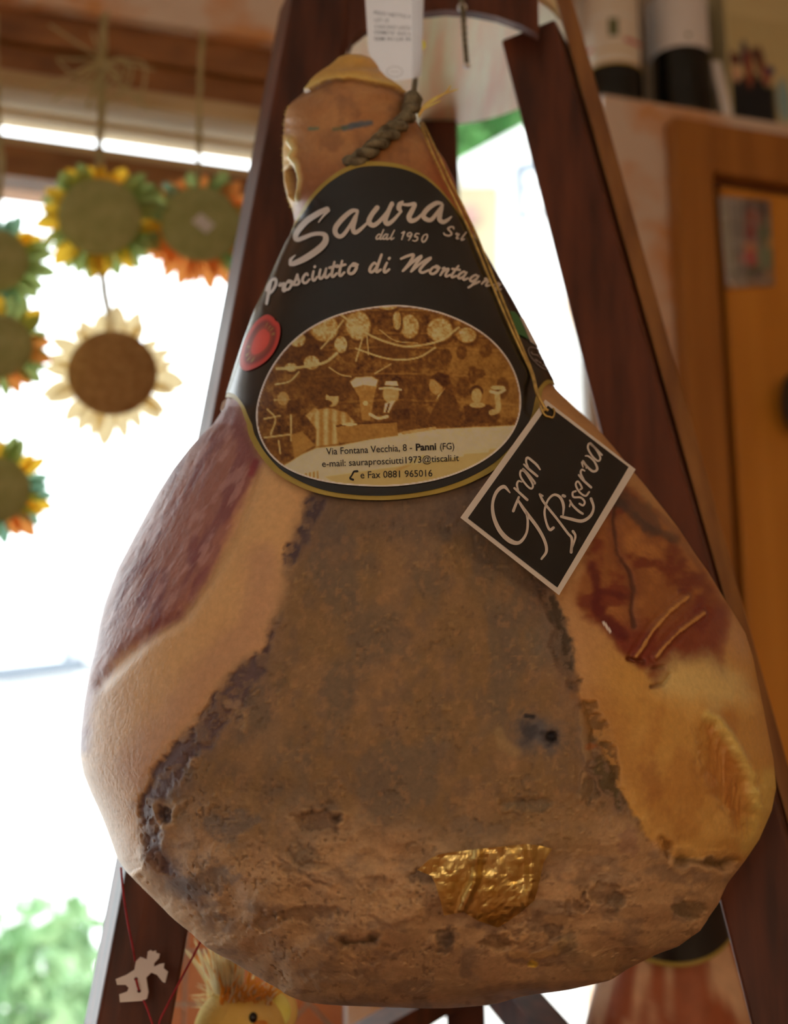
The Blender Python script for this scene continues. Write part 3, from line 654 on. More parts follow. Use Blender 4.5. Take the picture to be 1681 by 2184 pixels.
def build_ham(name, NV, NF, NB, m):
    t = np.linspace(0, 1, NV)
    k = 0.5 - 0.5 * np.cos(np.pi * t); k = 0.72 * t + 0.28 * k
    v = 115.3 + (2150.7 - 115.3) * k
    mid, half, dep = rows(v)
    af = np.linspace(0, np.pi, NF); ab = np.linspace(np.pi, 2 * np.pi, NB + 2)[1:-1]
    a = np.concatenate([af, ab]); NA = len(a)
    x = np.cos(a)[None, :]
    U = mid[:, None] + half[:, None] * x; V = np.repeat(v[:, None], NA, 1)
    fr = np.sin(a)[None, :] >= -1e-9
    rel = np.zeros(U.shape); col = np.zeros(U.shape + (3,)); rg = np.zeros(U.shape)
    r, c, q = ham_relief_color(U[:, :NF], V[:, :NF], True)
    endfade = sstep(0, 1, np.clip((v - 118) / 30, 0, 1)) * np.clip((2151 - v) / 25, 0, 1)
    sx = np.sin(af)[None, :]
    rel[:, :NF] = r * endfade[:, None] * sstep(0.0, 0.25, sx)
    col[:, :NF] = c; rg[:, :NF] = q
    r, c, q = ham_relief_color(U[:, NF:], V[:, NF:], False); col[:, NF:] = c; rg[:, NF:] = q
    B = bulge(x)
    # the relief pushes outwards: mostly towards the viewer's side, sideways near the flanks
    Y = np.where(fr, Y0 - dep[:, None] * B - rel, Y0 + 0.75 * dep[:, None] * B)
    Ue = U + np.where(fr, rel * F / 1.0 * x * (1 - np.abs(np.sin(a))[None, :]), 0)
    pts = Pn(Ue, V, Y).reshape(-1, 3)
    i = np.arange(NV - 1)[:, None]; j = np.arange(NA)[None, :]
    q = np.stack([i * NA + j, (i + 1) * NA + j, (i + 1) * NA + (j + 1) % NA, i * NA + (j + 1) % NA], -1).reshape(-1, 4)
    top, bot = len(pts), len(pts) + 1
    pts = np.vstack([pts, Pn(np.array([mid[0]]), np.array([115.0]), np.array([Y0])), Pn(np.array([mid[-1]]), np.array([2151.0]), np.array([Y0]))])
    jj = np.arange(NA)
    tri = np.vstack([np.stack([np.full(NA, top), jj, (jj + 1) % NA], -1), np.stack([np.full(NA, bot), (NV - 1) * NA + (jj + 1) % NA, (NV - 1) * NA + jj], -1)])
    me = bpy.data.meshes.new(name)
    me.vertices.add(len(pts)); me.vertices.foreach_set('co', pts.astype(np.float32).ravel())
    nl = q.size + tri.size
    me.loops.add(nl); me.loops.foreach_set('vertex_index', np.concatenate([q.ravel(), tri.ravel()]).astype(np.int32))
    me.polygons.add(len(q) + len(tri))
    me.polygons.foreach_set('loop_start', np.concatenate([np.arange(len(q)) * 4, q.size + np.arange(len(tri)) * 3]).astype(np.int32))
    me.update(calc_edges=True); me.validate()
    ca = me.color_attributes.new('Col', 'FLOAT_COLOR', 'POINT')
    c4 = np.ones((len(pts), 4), np.float32); c4[:-2, :3] = col.reshape(-1, 3); c4[:-2, 3] = rg.reshape(-1); c4[-2:, :3] = col[0, 0]; c4[-2:, 3] = 0.6
    ca.data.foreach_set('color', c4.ravel())
    o = link(name, me, m, None, True)
    return o
M_ham = mat('cured_ham_skin', 0.88, scale=260, rough=0.5, bump=0.2, bscale=420, attr='rough', sss=0.0, spec=0.42)
ham = build_ham('cured_ham', 700, 600, 110, M_ham)
tag(ham, 'large cured ham hanging in front with dry brown crust and yellow fat flanks', 'ham')

def S(u, v, off=0.0):
    """point on the smooth ham surface at pixel (u, v), raised by off"""
    m, h, d = rows(np.array([v]))
    x = np.clip((u - m) / h, -1, 1)
    y = Y0 - d * bulge(x) - off
    return Vector(Pn(np.array([float(u)]), np.array([float(v)]), y)[0])

# ------------------------------------------------------------------ label round the shank
KA = 300.0
def LSn(a, v, off):
    v = np.asarray(v, float); a = np.asarray(a, float)
    m, h, d = rows(v); x = np.cos(a); off = np.asarray(off, float)
    u = m + (h + 4 + off * 3200) * x
    s = np.where(np.sin(a) >= 0, 1.0, -0.9)
    y = Y0 - s * (d + 0.004 + off) * bulge(x)
    return Pn(u, v, y)
def to_a(u, v):
    m, h, d = rows(np.asarray(v, float))
    return np.arccos(np.clip((np.asarray(u, float) - m) / (h + 4), -1, 1))
lab = tag(empty('ham_label', LSn([1.5], [700], 0)[0]), 'black gold-edged paper label wrapped round the shank of the front ham', 'label')
def lab2d(pts):
    out = []
    for p in pts:
        if p[0] == 'a': out.append((p[1] * KA, float(p[2])))
        else: out.append((float(to_a([p[0]], [p[1]])[0]) * KA, float(p[1])))
    return out
def densify(poly, step=8):
    out = []
    for i in range(len(poly)):
        a, b = np.array(poly[i]), np.array(poly[(i + 1) % len(poly)])
        k = max(1, int(np.hypot(*(b - a)) / step))
        out += [tuple(a + (b - a) * t / k) for t in range(k)]
    return out
def round_poly(poly, it=2):
    for _ in range(it):
        o = []
        for i in range(len(poly)):
            a, b = np.array(poly[i]), np.array(poly[(i + 1) % len(poly)]); o += [tuple(a * .75 + b * .25), tuple(a * .25 + b * .75)]
        poly = o
    return poly
def inset(poly, d):
    p = np.array(poly); n = len(p); out = []
    A = 0.5 * sum(p[i][0] * p[(i + 1) % n][1] - p[(i + 1) % n][0] * p[i][1] for i in range(n)); sg = 1 if A > 0 else -1
    for i in range(n):
        t = p[(i + 2) % n] - p[i - 2]; L = np.hypot(*t) or 1
        out.append(tuple(p[i] + sg * d * np.array([-t[1], t[0]]) / L))
    return out
def fill2d(poly, sx, sy):
    pv = [Vector(p) for p in poly]; n = len(pv)
    xs = [p[0] for p in poly]; ys = [p[1] for p in poly]
    gx, gy = np.meshgrid(np.arange(min(xs), max(xs), sx), np.arange(min(ys), max(ys), sy))
    gx, gy = gx.ravel(), gy.ravel()
    ok = poly_sd(gx, gy, poly) > min(sx, sy) * 0.45
    allv = pv + [Vector((float(a), float(b))) for a, b in zip(gx[ok], gy[ok])]
    r = delaunay_2d_cdt(allv, [(i, (i + 1) % n) for i in range(n)], [], 1, 1e-6)
    V2 = np.array([(p.x, p.y) for p in r[0]]); 
    return V2, [tuple(f) for f in r[2]]
def label_patch(poly, off, nm, m, par):
    V2, f = fill2d(poly, 7, 7)
    return mesh(nm, LSn(V2[:, 0] / KA, V2[:, 1], off), f, m, par, True)
outer = round_poly(lab2d(LABEL), 2)
outer = densify(outer, 6)
label_patch(outer, 0.0, 'gold_border', M_gold, lab)
inner = inset(outer, 9.5)
label_patch(inner, 0.0005, 'black_face', M_black, lab)

def px_decal(vs, fs, off, nm, m, par, cols=None):
    p = np.array([(q[0], q[1]) for q in vs])
    return mesh(nm, LSn(to_a(p[:, 0], p[:, 1]), p[:, 1], off), fs, m, par, True, cols)
class Ink:
    def __init__(s, sc=1.0, ox=0, oy=0): s.v = []; s.f = []; s.sc, s.ox, s.oy = sc, ox, oy
    def st(s, pts, w, n=7):
        q = [(x / s.sc + s.ox, y / s.sc + s.oy) for x, y in pts]
        ww = [k / s.sc for k in w] if hasattr(w, '__len__') else w / s.sc
        vs, fs = stroke(q, ww, n); k = len(s.v); s.v += list(vs); s.f += [tuple(i + k for i in f) for f in fs]; return s

# the maker's name
I = Ink(4.2025, 600, 400)
I.st([(345, 312), (372, 275), (402, 238), (432, 205)], [10, 16, 24, 30])
I.st([(420, 192), (345, 230), (240, 300), (165, 385), (142, 440), (158, 468), (215, 450), (290, 420), (360, 413), (405, 432), (402, 490), (345, 553), (230, 632), (130, 680), (98, 690)], [44, 52, 54, 52, 46, 40, 40, 36, 36, 46, 56, 60, 58, 46, 30], 10)
I.st([(95, 685), (100, 645), (140, 605)], [30, 30, 8])
I.st([(685, 206), (635, 212), (560, 275), (500, 350), (492, 402), (522, 438), (562, 425), (620, 345), (668, 255)], [26, 40, 46, 46, 44, 40, 36, 30, 26])
I.st([(690, 212), (665, 290), (648, 365), (665, 403), (708, 380), (775, 315)], [22, 40, 42, 40, 34, 22])
I.st([(860, 180), (812, 245), (788, 305), (818, 338), (862, 320), (930, 245), (995, 150)], [44, 44, 46, 44, 38, 32, 30])
I.st([(990, 142), (950, 235), (932, 295), (952, 325), (1000, 295), (1070, 215)], [36, 42, 44, 42, 34, 22])
I.st([(1072, 214), (1052, 188), (1058, 150), (1082, 128)], [22, 46, 42, 24])
I.st([(1068, 150), (1130, 155), (1190, 148), (1165, 210), (1140, 262), (1158, 298), (1205, 285), (1262, 232)], [20, 30, 34, 44, 46, 44, 34, 22])
I.st([(1425, 142), (1378, 140), (1310, 185), (1266, 245), (1288, 282), (1335, 288), (1388, 225), (1435, 158)], [26, 40, 44, 44, 42, 38, 32, 26])
I.st([(1432, 180), (1412, 245), (1410, 288), (1440, 310), (1478, 292), (1512, 262)], [26, 42, 42, 38, 30, 16])
px_decal(I.v, I.f, 0.0012, 'maker_name', M_ink, lab)

GL = {
 'o': (0.95, [[(.5, .95), (.2, .65), (.05, .25), (.18, .02), (.45, .08), (.72, .45), (.78, .85), (.55, .98), (.5, .8), (.9, .82)]]),
 'r': (0.75, [[(.12, .8), (.28, 1.0), (.24, .74)], [(.24, .78), (.62, .92), (.45, .5), (.36, .15), (.46, .02), (.7, .15)]]),
 's': (0.72, [[(-.05, .1), (.3, .6), (.56, 1.08)], [(.56, 1.05), (.52, .65), (.55, .25), (.36, .02), (.02, .06)]]),
 'c': (0.72, [[(.66, .78), (.6, .98), (.36, .85), (.1, .45), (.12, .1), (.34, 0), (.72, .28)]]),
 'i': (0.52, [[(.38, 1.0), (.18, .45), (.14, .08), (.28, 0), (.58, .3)], [(.56, 1.42), (.6, 1.5)]]),
 'u': (1.05, [[(.32, 1), (.12, .42), (.12, .08), (.28, .02), (.6, .42), (.86, 1)], [(.86, 1), (.66, .42), (.64, .08), (.78, 0), (1.1, .3)]]),
 't': (0.62, [[(.62, 1.55), (.28, .6), (.18, .12), (.3, 0), (.64, .28)], [(.08, 1.02), (.84, 1.1)]]),
 'd': (1.05, [[(.66, .82), (.46, .98), (.16, .6), (.05, .2), (.2, .02), (.46, .22), (.72, .7)], [(1.12, 1.85), (.8, .85), (.62, .2), (.7, .02), (1.0, .25)]]),
 'a': (1.02, [[(.7, .84), (.5, .98), (.18, .62), (.06, .22), (.2, .02), (.46, .22), (.74, .72)], [(.78, .95), (.62, .4), (.6, .08), (.74, 0), (1.05, .3)]]),
 'n': (1.0, [[(.12, .9), (.3, .98), (.16, .45), (.02, 0)], [(.1, .3), (.48, .86), (.72, .94), (.6, .5), (.54, .1), (.68, 0), (1.0, .3)]]),
 'g': (1.0, [[(.7, .84), (.5, .98), (.18, .62), (.06, .22), (.2, .02), (.46, .22), (.74, .72)], [(.8, .95), (.6, .2), (.4, -.45), (.14, -.85)], [(.4, -.4), (.75, -.05), (1.05, .3)]]),
 'l': (0.55, [[(.68, 1.75), (.28, .7), (.16, .12), (.3, 0), (.62, .3)]]),
 'M': (2.3, [[(-.1, 1.38), (.35, 1.72), (.75, 1.85), (.5, 1.0), (.05, .05)], [(.1, .1), (.7, 1.05), (1.3, 1.75), (.95, .9), (.62, .02)], [(.66, .06), (1.3, 1.0), (1.95, 1.6), (1.5, .85), (1.22, .2), (1.42, -.05), (1.85, .25)]]),
 'P': (1.3, [[(.1, .6), (.35, 1.1), (.8, 1.6), (1.15, 1.6), (1.1, 1.1), (.7, .5), (.2, .15)], [(.62, 1.3), (.35, .5), (-.02, -.75)]]),
 'S': (1.2, [[(1.2, 1.25), (1.1, 1.55), (.7, 1.5), (.4, 1.15), (.75, .8), (1.0, .4), (.65, .05), (.1, .1), (-.1, .35)]]),
 '1': (0.7, [[(.2, 1.25), (.58, 1.55), (.42, .9), (.22, .02)]]),
 '9': (0.95, [[(.85, 1.35), (.6, 1.55), (.25, 1.25), (.3, .85), (.62, .85), (.88, 1.3), (.7, .6), (.45, .02)]]),
 '5': (0.9, [[(.92, 1.5), (.5, 1.48), (.34, .9), (.7, .85), (.74, .35), (.4, .02), (.08, .12)]]),
 '0': (0.95, [[(.62, 1.5), (.3, 1.15), (.14, .5), (.3, .04), (.6, .25), (.84, .9), (.82, 1.4), (.62, 1.5)]]),
}
def script(I, items, w, sx0=1.0):
    """items: (letter, x, y on the baseline in pixels, x-height, turn in degrees)"""
    for ch, x, y, s, rot in items:
        sx = sx0 * {'M': 1.28, 'P': 0.82}.get(ch, 1.0)
        r = math.radians(rot); c, n = math.cos(r), math.sin(r)
        for stx in GL[ch][1]:
            pts = [(x + (px * sx * s * c - py * s * n), y - (py * s * c + px * sx * s * n)) for px, py in stx]
            k = len(pts)
            I.st(pts, [w * s * (0.75 + 0.35 * math.sin(math.pi * (i + 0.7) / (k + 0.4))) for i in range(k)], 6)
I = Ink()
script(I, [('P', 571, 632, 21, 6), ('r', 600, 623.5, 18, 14), ('o', 611, 619, 18, 14), ('s', 630, 609, 19, 15), ('c', 648, 605, 19, 14), ('i', 667, 599, 19, 13), ('u', 682, 595, 19, 11), ('t', 706, 591, 19.5, 10), ('t', 722, 589, 19.5, 10), ('o', 744, 585, 21, 9),
           ('d', 788, 581, 20, 2), ('i', 816, 580.5, 20, 0), ('M', 857, 579, 19.5, -2), ('o', 914, 583.5, 18.5, -8), ('n', 937, 587, 17, -11), ('t', 957, 590, 17, -13), ('a', 973, 593, 17, -14), ('g', 998, 599, 16.5, -17), ('n', 1024, 605.5, 14.5, -22), ('a', 1046, 613, 14.5, -24)], 0.30, 1.22)
px_decal(I.v, I.f, 0.0012, 'product_name', M_ink, lab)
I = Ink()
script(I, [('d', 802, 510.5, 11.2, 0), ('a', 816, 510.5, 11.2, 0), ('l', 831, 510.5, 11.2, 0), ('1', 853, 511, 11, -2), ('9', 864, 512.5, 11, -4), ('5', 878, 514, 11, -5), ('0', 896, 516, 11.5, -5)], 0.29, 1.3)
script(I, [('S', 945, 502, 13, -8), ('r', 966, 508, 11.5, -12), ('l', 979, 511, 10.5, -14)], 0.30, 1.15)
px_decal(I.v, I.f, 0.0012, 'small_lettering', M_ink, lab)

# sepia picture printed in the oval
OV = round_poly([(825, 650), (720, 668), (635, 715), (578, 785), (550, 860), (550, 915), (572, 965), (615, 1003), (690, 1028), (780, 1037), (860, 1036), (950, 1020), (1030, 985), (1082, 940), (1108, 888), (1108, 830), (1085, 768), (1035, 712), (960, 672), (890, 654)], 3)
uu, vv = np.meshgrid(np.arange(546, 1113, 2.0), np.arange(646, 1042, 2.0))
sdv = poly_sd(uu, vv, OV); okv = sdv > -3.0
def sepia(u, v):
    x = (u - 560) * 3.0; y = (v - 640) * 3.0
    T = np.array([[60, 26, 14], [112, 66, 24], [158, 106, 44], [196, 150, 92], [222, 184, 150]], float)
    TL = np.array([alb(*t) for t in T]) * 0.82
    tone = 0.85 + 1.5 * (fbm(x / 70, y / 70, 201) - 0.5) + 1.5 * (fbm(x / 22, y / 22, 205) - 0.5)
    def put(val, m):
        nonlocal tone
        tone = tone * (1 - m) + val * m
    el = lambda cx, cy, rx, ry, s=0.12: sstep(1 + s, 1 - s, np.hypot((x - cx) / rx, (y - cy) / ry))
    pg = lambda p, s=4: sstep(-s, s, poly_sd(x, y, p))
    ln = lambda p, w: sstep(w + 3, w - 3, line_d(x, y, [tuple(q) for q in catmull(p, 8)]))
    tex = fbm(x / 16, y / 16, 211)
    for yy in (60, 210, 300, 470, 640):
        put(1.7, ln([(350, yy + 20), (900, yy), (1640, yy + 30)], 7) * 0.6); put(0.5, ln([(350, yy + 34), (900, yy + 14), (1640, yy + 44)], 5) * 0.6)
    put(1.75 + 0.5 * tex, pg([(1150, 250), (1640, 330), (1660, 760), (1250, 700)], 30) * 0.55)
    put(0.35, el(250, 330, 170, 110, 0.4) * 0.8); put(0.5, el(400, 560, 260, 120, 0.5) * 0.6); put(0.4, el(820, 330, 120, 50, 0.4) * 0.7)
    for cx, cy, rx, ry in ((400, 180, 88, 84), (615, 165, 78, 90), (940, 170, 58, 76), (1130, 190, 80, 74), (1300, 225, 62, 48), (505, 285, 40, 54), (320, 400, 50, 44), (190, 430, 40, 28), (230, 250, 50, 50), (860, 130, 26, 60), (800, 40, 60, 22)):
        put(0.5, el(cx + 10, cy + 16, rx * 1.05, ry * 1.1)); put(2.5 + 1.3 * (tex - 0.5) * 2, el(cx, cy, rx, ry)); put(3.2, el(cx - rx * .15, cy + ry * .2, rx * .45, ry * .4, 0.5) * 0.6)
    for cx, cy, rx, ry in ((990, 400, 38, 46), (1078, 388, 36, 48), (1170, 365, 38, 52), (1270, 335, 34, 46), (1420, 325, 40, 44), (1280, 560, 44, 66), (1010, 560, 44, 90), (925, 580, 36, 80), (1340, 480, 30, 60), (1530, 560, 40, 70), (1380, 470, 40, 30)):
        put(0.6 + 0.6 * (tex - 0.5), el(cx, cy, rx, ry, 0.2) * 0.9); put(1.5, el(cx - 8, cy - 6, rx * .35, ry * .35, 0.4) * 0.5)
    for p, w in (([(495, 85), (580, 150), (700, 230), (850, 285), (960, 295), (1130, 260), (1250, 175)], 7), ([(600, 310), (760, 365), (880, 382), (1000, 365), (1100, 305)], 6), ([(100, 440), (250, 430), (400, 400), (480, 340)], 9), ([(430, 430), (500, 475), (570, 490)], 4), ([(720, 470), (770, 440), (820, 410)], 4),
                 ([(520, 130), (440, 240), (380, 310)], 5), ([(640, 250), (600, 390)], 5), ([(670, 230), (680, 350)], 4), ([(90, 540), (180, 520), (240, 460)], 5), ([(750, 190), (850, 260), (990, 275)], 3)):
        put(3.0, ln(p, w) * 0.9)
    for p in ([(40, 700), (90, 760), (60, 860)], [(20, 760), (120, 740)], [(60, 640), (180, 640)], [(20, 880), (180, 860)], [(110, 900), (120, 980)], [(190, 660), (190, 900)]):
        put(3.0, ln(p, 6) * 0.8)
    put(0.4, pg([(160, 640), (240, 640), (250, 730), (170, 730)], 8)); put(2.6, el(140, 630, 36, 44) * 0.8); put(0.4, el(40, 640, 40, 50) * 0.8)
    put(1.9 + 0.5 * (tex - .5), pg([(190, 860), (260, 840), (340, 930), (210, 1010)], 8))
    # man drinking at the left
    put(2.3 + 0.5 * np.sin(x / 9), pg([(285, 740), (345, 700), (430, 690), (540, 720), (600, 790), (500, 830), (495, 920), (345, 940), (350, 830)], 8)); put(2.6, el(450, 630, 42, 52)); put(0.4, el(460, 595, 46, 22)); put(0.5, el(390, 660, 60, 24)); put(2.4, pg([(280, 740), (340, 690), (360, 700), (310, 760)], 6))
    # scale
    put(1.9, pg([(560, 520), (600, 490), (700, 485), (745, 510), (720, 600), (690, 770), (640, 770), (620, 620)], 5)); put(3.6, pg([(566, 525), (600, 497), (700, 492), (738, 512), (725, 552), (650, 542), (585, 560)], 5)); put(3.0, el(662, 660, 16, 16))
    # man with the hat
    put(0.7, pg([(770, 690), (880, 640), (950, 690), (985, 820), (820, 830)], 6)); put(2.5, el(822, 600, 52, 62)); put(3.6, pg([(775, 560), (790, 520), (860, 518), (872, 566)], 5)); put(0.5, ln([(780, 552), (870, 556)], 7)); put(3.2, ln([(750, 566), (820, 562), (885, 574)], 7))
    put(3.6, pg([(785, 660), (850, 640), (810, 720), (775, 720)], 5)); put(0.4, ln([(810, 665), (795, 715)], 6)); put(3.2, ln([(690, 730), (740, 755), (800, 745)], 10)); put(0.3, pg([(830, 700), (940, 695), (945, 760), (830, 770)], 6))
    # man in the dark suit
    put(0.6, pg([(1160, 570), (1230, 620), (1265, 720), (1255, 800), (1100, 810), (1060, 760), (1095, 690)], 7)); put(2.3, el(1108, 545, 44, 58)); put(0.25, pg([(1060, 500), (1120, 460), (1190, 480), (1185, 540), (1150, 555), (1100, 510)], 7)); put(3.2, pg([(1165, 560), (1120, 610), (1110, 640), (1140, 600)], 4)); put(0.6, el(1020, 740, 40, 60, 0.3))
    # woman holding up a plate
    put(0.45 + 0.5 * (tex - .5), pg([(1280, 680), (1350, 665), (1450, 670), (1520, 740), (1480, 790), (1300, 785)], 7)); put(0.3, el(1362, 585, 44, 40)); put(2.6, el(1365, 612, 34, 48)); put(2.6, el(1370, 672, 50, 18)); put(2.6, ln([(1460, 720), (1500, 700), (1495, 610)], 18)); put(3.2, ln([(1455, 585), (1500, 595), (1540, 575)], 10)); put(3.0, el(1500, 560, 46, 14))
    # counter with the papers
    put(3.45 + 0.35 * (tex - .5), pg([(150, 1055), (250, 990), (350, 945), (500, 930), (880, 850), (980, 830), (1640, 800), (1640, 1300), (150, 1300)], 8))
    put(1.7 + 0.5 * (tex - .5), pg([(478, 800), (860, 780), (868, 868), (500, 916), (480, 880)], 5)); put(0.4, ln([(480, 806), (600, 792), (860, 778)], 6)); put(3.0, el(560, 795, 50, 10)); put(2.4, ln([(900, 850), (1000, 835), (1100, 820)], 10) * (0.5 + tex))
    put(2.65, pg([(400, 1130), (900, 1060), (1280, 1000), (1300, 965), (1600, 940), (1400, 1160), (900, 1220), (500, 1190)], 6)); put(3.3, pg([(1285, 985), (1290, 960), (1450, 950), (1440, 975)], 4)); put(1.9, pg([(270, 1110), (360, 1092), (365, 1150), (280, 1140)], 4) * (0.5 + 0.5 * np.sin(x / 4)))
    put(1.6, ln([(860, 1090), (960, 1040), (1030, 1000)], 10) * 0.3)
    tone = tone + 0.7 * (fbm(x / 14, y / 14, 221, 3) - 0.5) * sstep(960, 800, y) + 0.5 * (fbm(x / 40, y / 28, 225, 3) - 0.5) * sstep(960, 800, y)
    tone = np.clip(tone, 0, 3.999); k = tone.astype(int); fr = (tone - k)[..., None]
    c = TL[k] * (1 - fr) + TL[k + 1] * fr
    rim = sstep(2.6, 1.6, sdv)[..., None]
    return c * (1 - rim) + np.array(alb(216, 184, 156)) * rim
pc = sepia(uu, vv)
idx = -np.ones(uu.shape, int); idx[okv] = np.arange(okv.sum())
fq = np.stack([idx[:-1, :-1], idx[1:, :-1], idx[1:, 1:], idx[:-1, 1:]], -1).reshape(-1, 4)
cen = (sdv[:-1, :-1] + sdv[1:, 1:]) / 2
fq = fq[(fq.min(1) >= 0) & (cen.ravel() > 0)]
pic = px_decal(np.stack([uu[okv], vv[okv]], -1), fq, 0.0012, 'sepia_picture', M_print, lab, pc[okv])
I = Ink(); I.st(OV[::2] + [OV[0]], 2.6, 2)
px_decal(I.v, I.f, 0.0012, 'picture_rim', M_ink, lab)

def text2d(body, bold=0.0):
    c = bpy.data.curves.new('t', 'FONT'); c.body = body; c.size = 1.0; c.offset = bold; c.resolution_u = 3
    o = bpy.data.objects.new('t', c); COL.objects.link(o)
    dg = bpy.context.evaluated_depsgraph_get(); me = o.evaluated_get(dg).to_mesh()
    vs = np.array([(p.co.x, p.co.y) for p in me.vertices]); fs = [tuple(p.vertices) for p in me.polygons]
    o.evaluated_get(dg).to_mesh_clear(); bpy.data.objects.remove(o); bpy.data.curves.remove(c)
    return vs, fs
def text_px(body, a, b, cap, bold=0.0):
    """text laid from pixel a to pixel b (baseline) with capitals cap pixels tall"""
    vs, fs = text2d(body, bold); x0, x1 = vs[:, 0].min(), vs[:, 0].max()
    a, b = np.array(a, float), np.array(b, float); t = (b - a) / np.hypot(*(b - a)); n = np.array([t[1], -t[0]])
    kx = np.hypot(*(b - a)) / (x1 - x0); ky = cap / 0.72
    return [a + t * (p[0] - x0) * kx + n * p[1] * ky for p in vs], fs
tv, tf = [], []
for body, a, b, cap, bold in (('Via Fontana Vecchia, 8 -', (698, 970), (879, 961), 15, 0.006), ('Panni', (887, 961), (930, 959), 15, 0.03), ('(FG)', (938, 959), (968, 958), 14.5, 0.006),
                              ('e-mail: sauraprosciutti1973@tiscali.it', (689, 996), (978, 983), 14.5, 0.006), ('e Fax 0881 965016', (770, 1020), (922, 1016), 15, 0.006)):
    vs, fs = text_px(body, a, b, cap, bold); k = len(tv); tv += list(vs); tf += [tuple(i + k for i in f) for f in fs]
I = Ink(); I.st([(763, 1005), (756, 1006), (752, 1013), (748, 1020), (754, 1023)], [5, 4, 3, 4, 5]); k = len(tv); tv += list(I.v); tf += [tuple(i + k for i in f) for f in I.f]
px_decal(tv, tf, 0.0016, 'address_text', M_dark_ink, pic)

# printed wax seal at the left
SEAL = round_poly([(575, 669), (588, 677), (591, 684), (599, 688), (602, 703), (600, 722), (592, 745), (575, 768), (554, 783), (531, 792), (521, 789), (516, 780), (515, 766), (522, 734), (536, 705), (549, 686), (562, 675)], 2)
c0 = np.mean(SEAL, 0); n = len(SEAL); vs = [c0]; cs = [alb(170, 50, 34)]; fs = []
rings = [(0.2, (172, 52, 34)), (0.42, (166, 46, 32)), (0.5, (120, 42, 24)), (0.66, (96, 28, 20)), (0.74, (104, 28, 20)), (0.82, (142, 36, 26)), (0.9, (156, 42, 30)), (1.0, (140, 34, 24))]
for q, c in rings:
    for i, p in enumerate(SEAL):
        vs.append(c0 + (np.array(p) - c0) * q); cc = alb(*c)
        if 0.55 < q < 0.7 and (i * 7919) % 5 < 2 and (i % 34 < 16): cc = alb(118, 84, 36)
        cs.append(cc)
fs = [(0, 1 + i, 1 + (i + 1) % n) for i in range(n)]
for r in range(len(rings) - 1):
    fs += [(1 + r * n + i, 1 + (r + 1) * n + i, 1 + (r + 1) * n + (i + 1) % n, 1 + r * n + (i + 1) % n) for i in range(n)]
px_decal(vs, fs, 0.0014, 'red_wax_seal', mat('seal_print', 0.95, scale=90, rough=0.35, attr=True), lab, cs)
# flag and oval mark at the right
def patch_px(poly, off, nm, m):
    V2, f = fill2d(lab2d(poly), 6, 6); return mesh(nm, LSn(V2[:, 0] / KA, V2[:, 1], off), f, m, lab, True)
patch_px([(1083, 663), (1094, 665), (1102, 674), (1112, 697), (1124, 724), (1110, 716), (1100, 712), (1094, 695)], 0.0015, 'flag_green', mat('flag_green', alb(46, 78, 38), alb(52, 88, 44)))
patch_px([(1104, 676), (1112, 679), (1126, 706), (1146, 744), (1138, 736), (1127, 729), (1116, 702)], 0.0015, 'flag_white', M_ink)
I = Ink(9.925, 1060, 640)
I.st([(870, 1060), (760, 1010), (670, 1000), (630, 1060), (680, 1190), (800, 1330), (920, 1430), (1030, 1475), (1085, 1470)], 16)
I.st([(690, 1100), (730, 1150), (800, 1160), (860, 1200), (920, 1250), (970, 1290)], [24, 18, 24, 14, 30, 12]); I.st([(810, 1080), (860, 1120), (820, 1170)], 14); I.st([(780, 1260), (830, 1290)], 26); I.st([(860, 1310), (900, 1330)], 26); I.st([(930, 1370), (980, 1390)], 24)
px_decal(I.v, I.f, 0.0012, 'oval_mark', mat('grey_ink', alb(112, 92, 80), alb(120, 100, 86)), lab)
# lifted paper corner at the left
g = G(); ring = [P(x, y, 1.035) for x, y in ((493, 849), (482, 850), (474, 858), (470, 872), (473, 877), (478, 866), (486, 857), (494, 854))]
mesh('lifted_corner', ring + [p + Vector((0, 0.012, 0)) for p in ring], [(i, (i + 1) % 8, 8 + (i + 1) % 8, 8 + i) for i in range(8)] + [tuple(range(8)), tuple(range(15, 7, -1))], M_paper, lab)

# ------------------------------------------------------------------ black hang tag with gold thread
corners = [(1163, 852), (1356, 1001), (1192.5, 1269.5), (982, 1104)]
def dep_t(u, v): return (S(u, v).y - 0.0) / (cP - sP * (CY - v) / F)
ys = [1 / dep_t(u, v) for u, v in corners]
A = np.array([[1, u, v] for u, v in corners]); cf = np.linalg.lstsq(A, np.array(ys), rcond=None)[0]
gu, gv = np.meshgrid(np.linspace(0, 1, 9), np.linspace(0, 1, 9)); clear = []
for a, b in zip(gu.ravel(), gv.ravel()):
    q = (np.array(corners[0]) * (1 - a) + np.array(corners[1]) * a) * (1 - b) + (np.array(corners[3]) * (1 - a) + np.array(corners[2]) * a) * b
    clear.append(1 / dep_t(q[0], q[1]) - cf @ [1, q[0], q[1]])
cf[0] += max(clear) + 0.0075
def card(u, v, off=0.0): return P(u, v, (cP - sP * (CY - v) / F) / float(cf @ [1, u, v]) - off)
ht = tag(empty('hang_tag', card(1168, 1060)), 'square black hang tag with white border tilted on the right of the ham', 'tag')
f4 = [card(u, v) for u, v in corners]; b4 = [card(u, v, -0.0006) for u, v in corners]
G().hexa(b4, f4).build('white_card', M_paper, ht)
mesh('black_field', [card(u, v, 0.0004) for u, v in ((1169, 865), (1341, 996), (1189, 1253), (998, 1105))], [(0, 1, 2, 3)], M_black, ht)
I = Ink(4.2025, 970, 840)
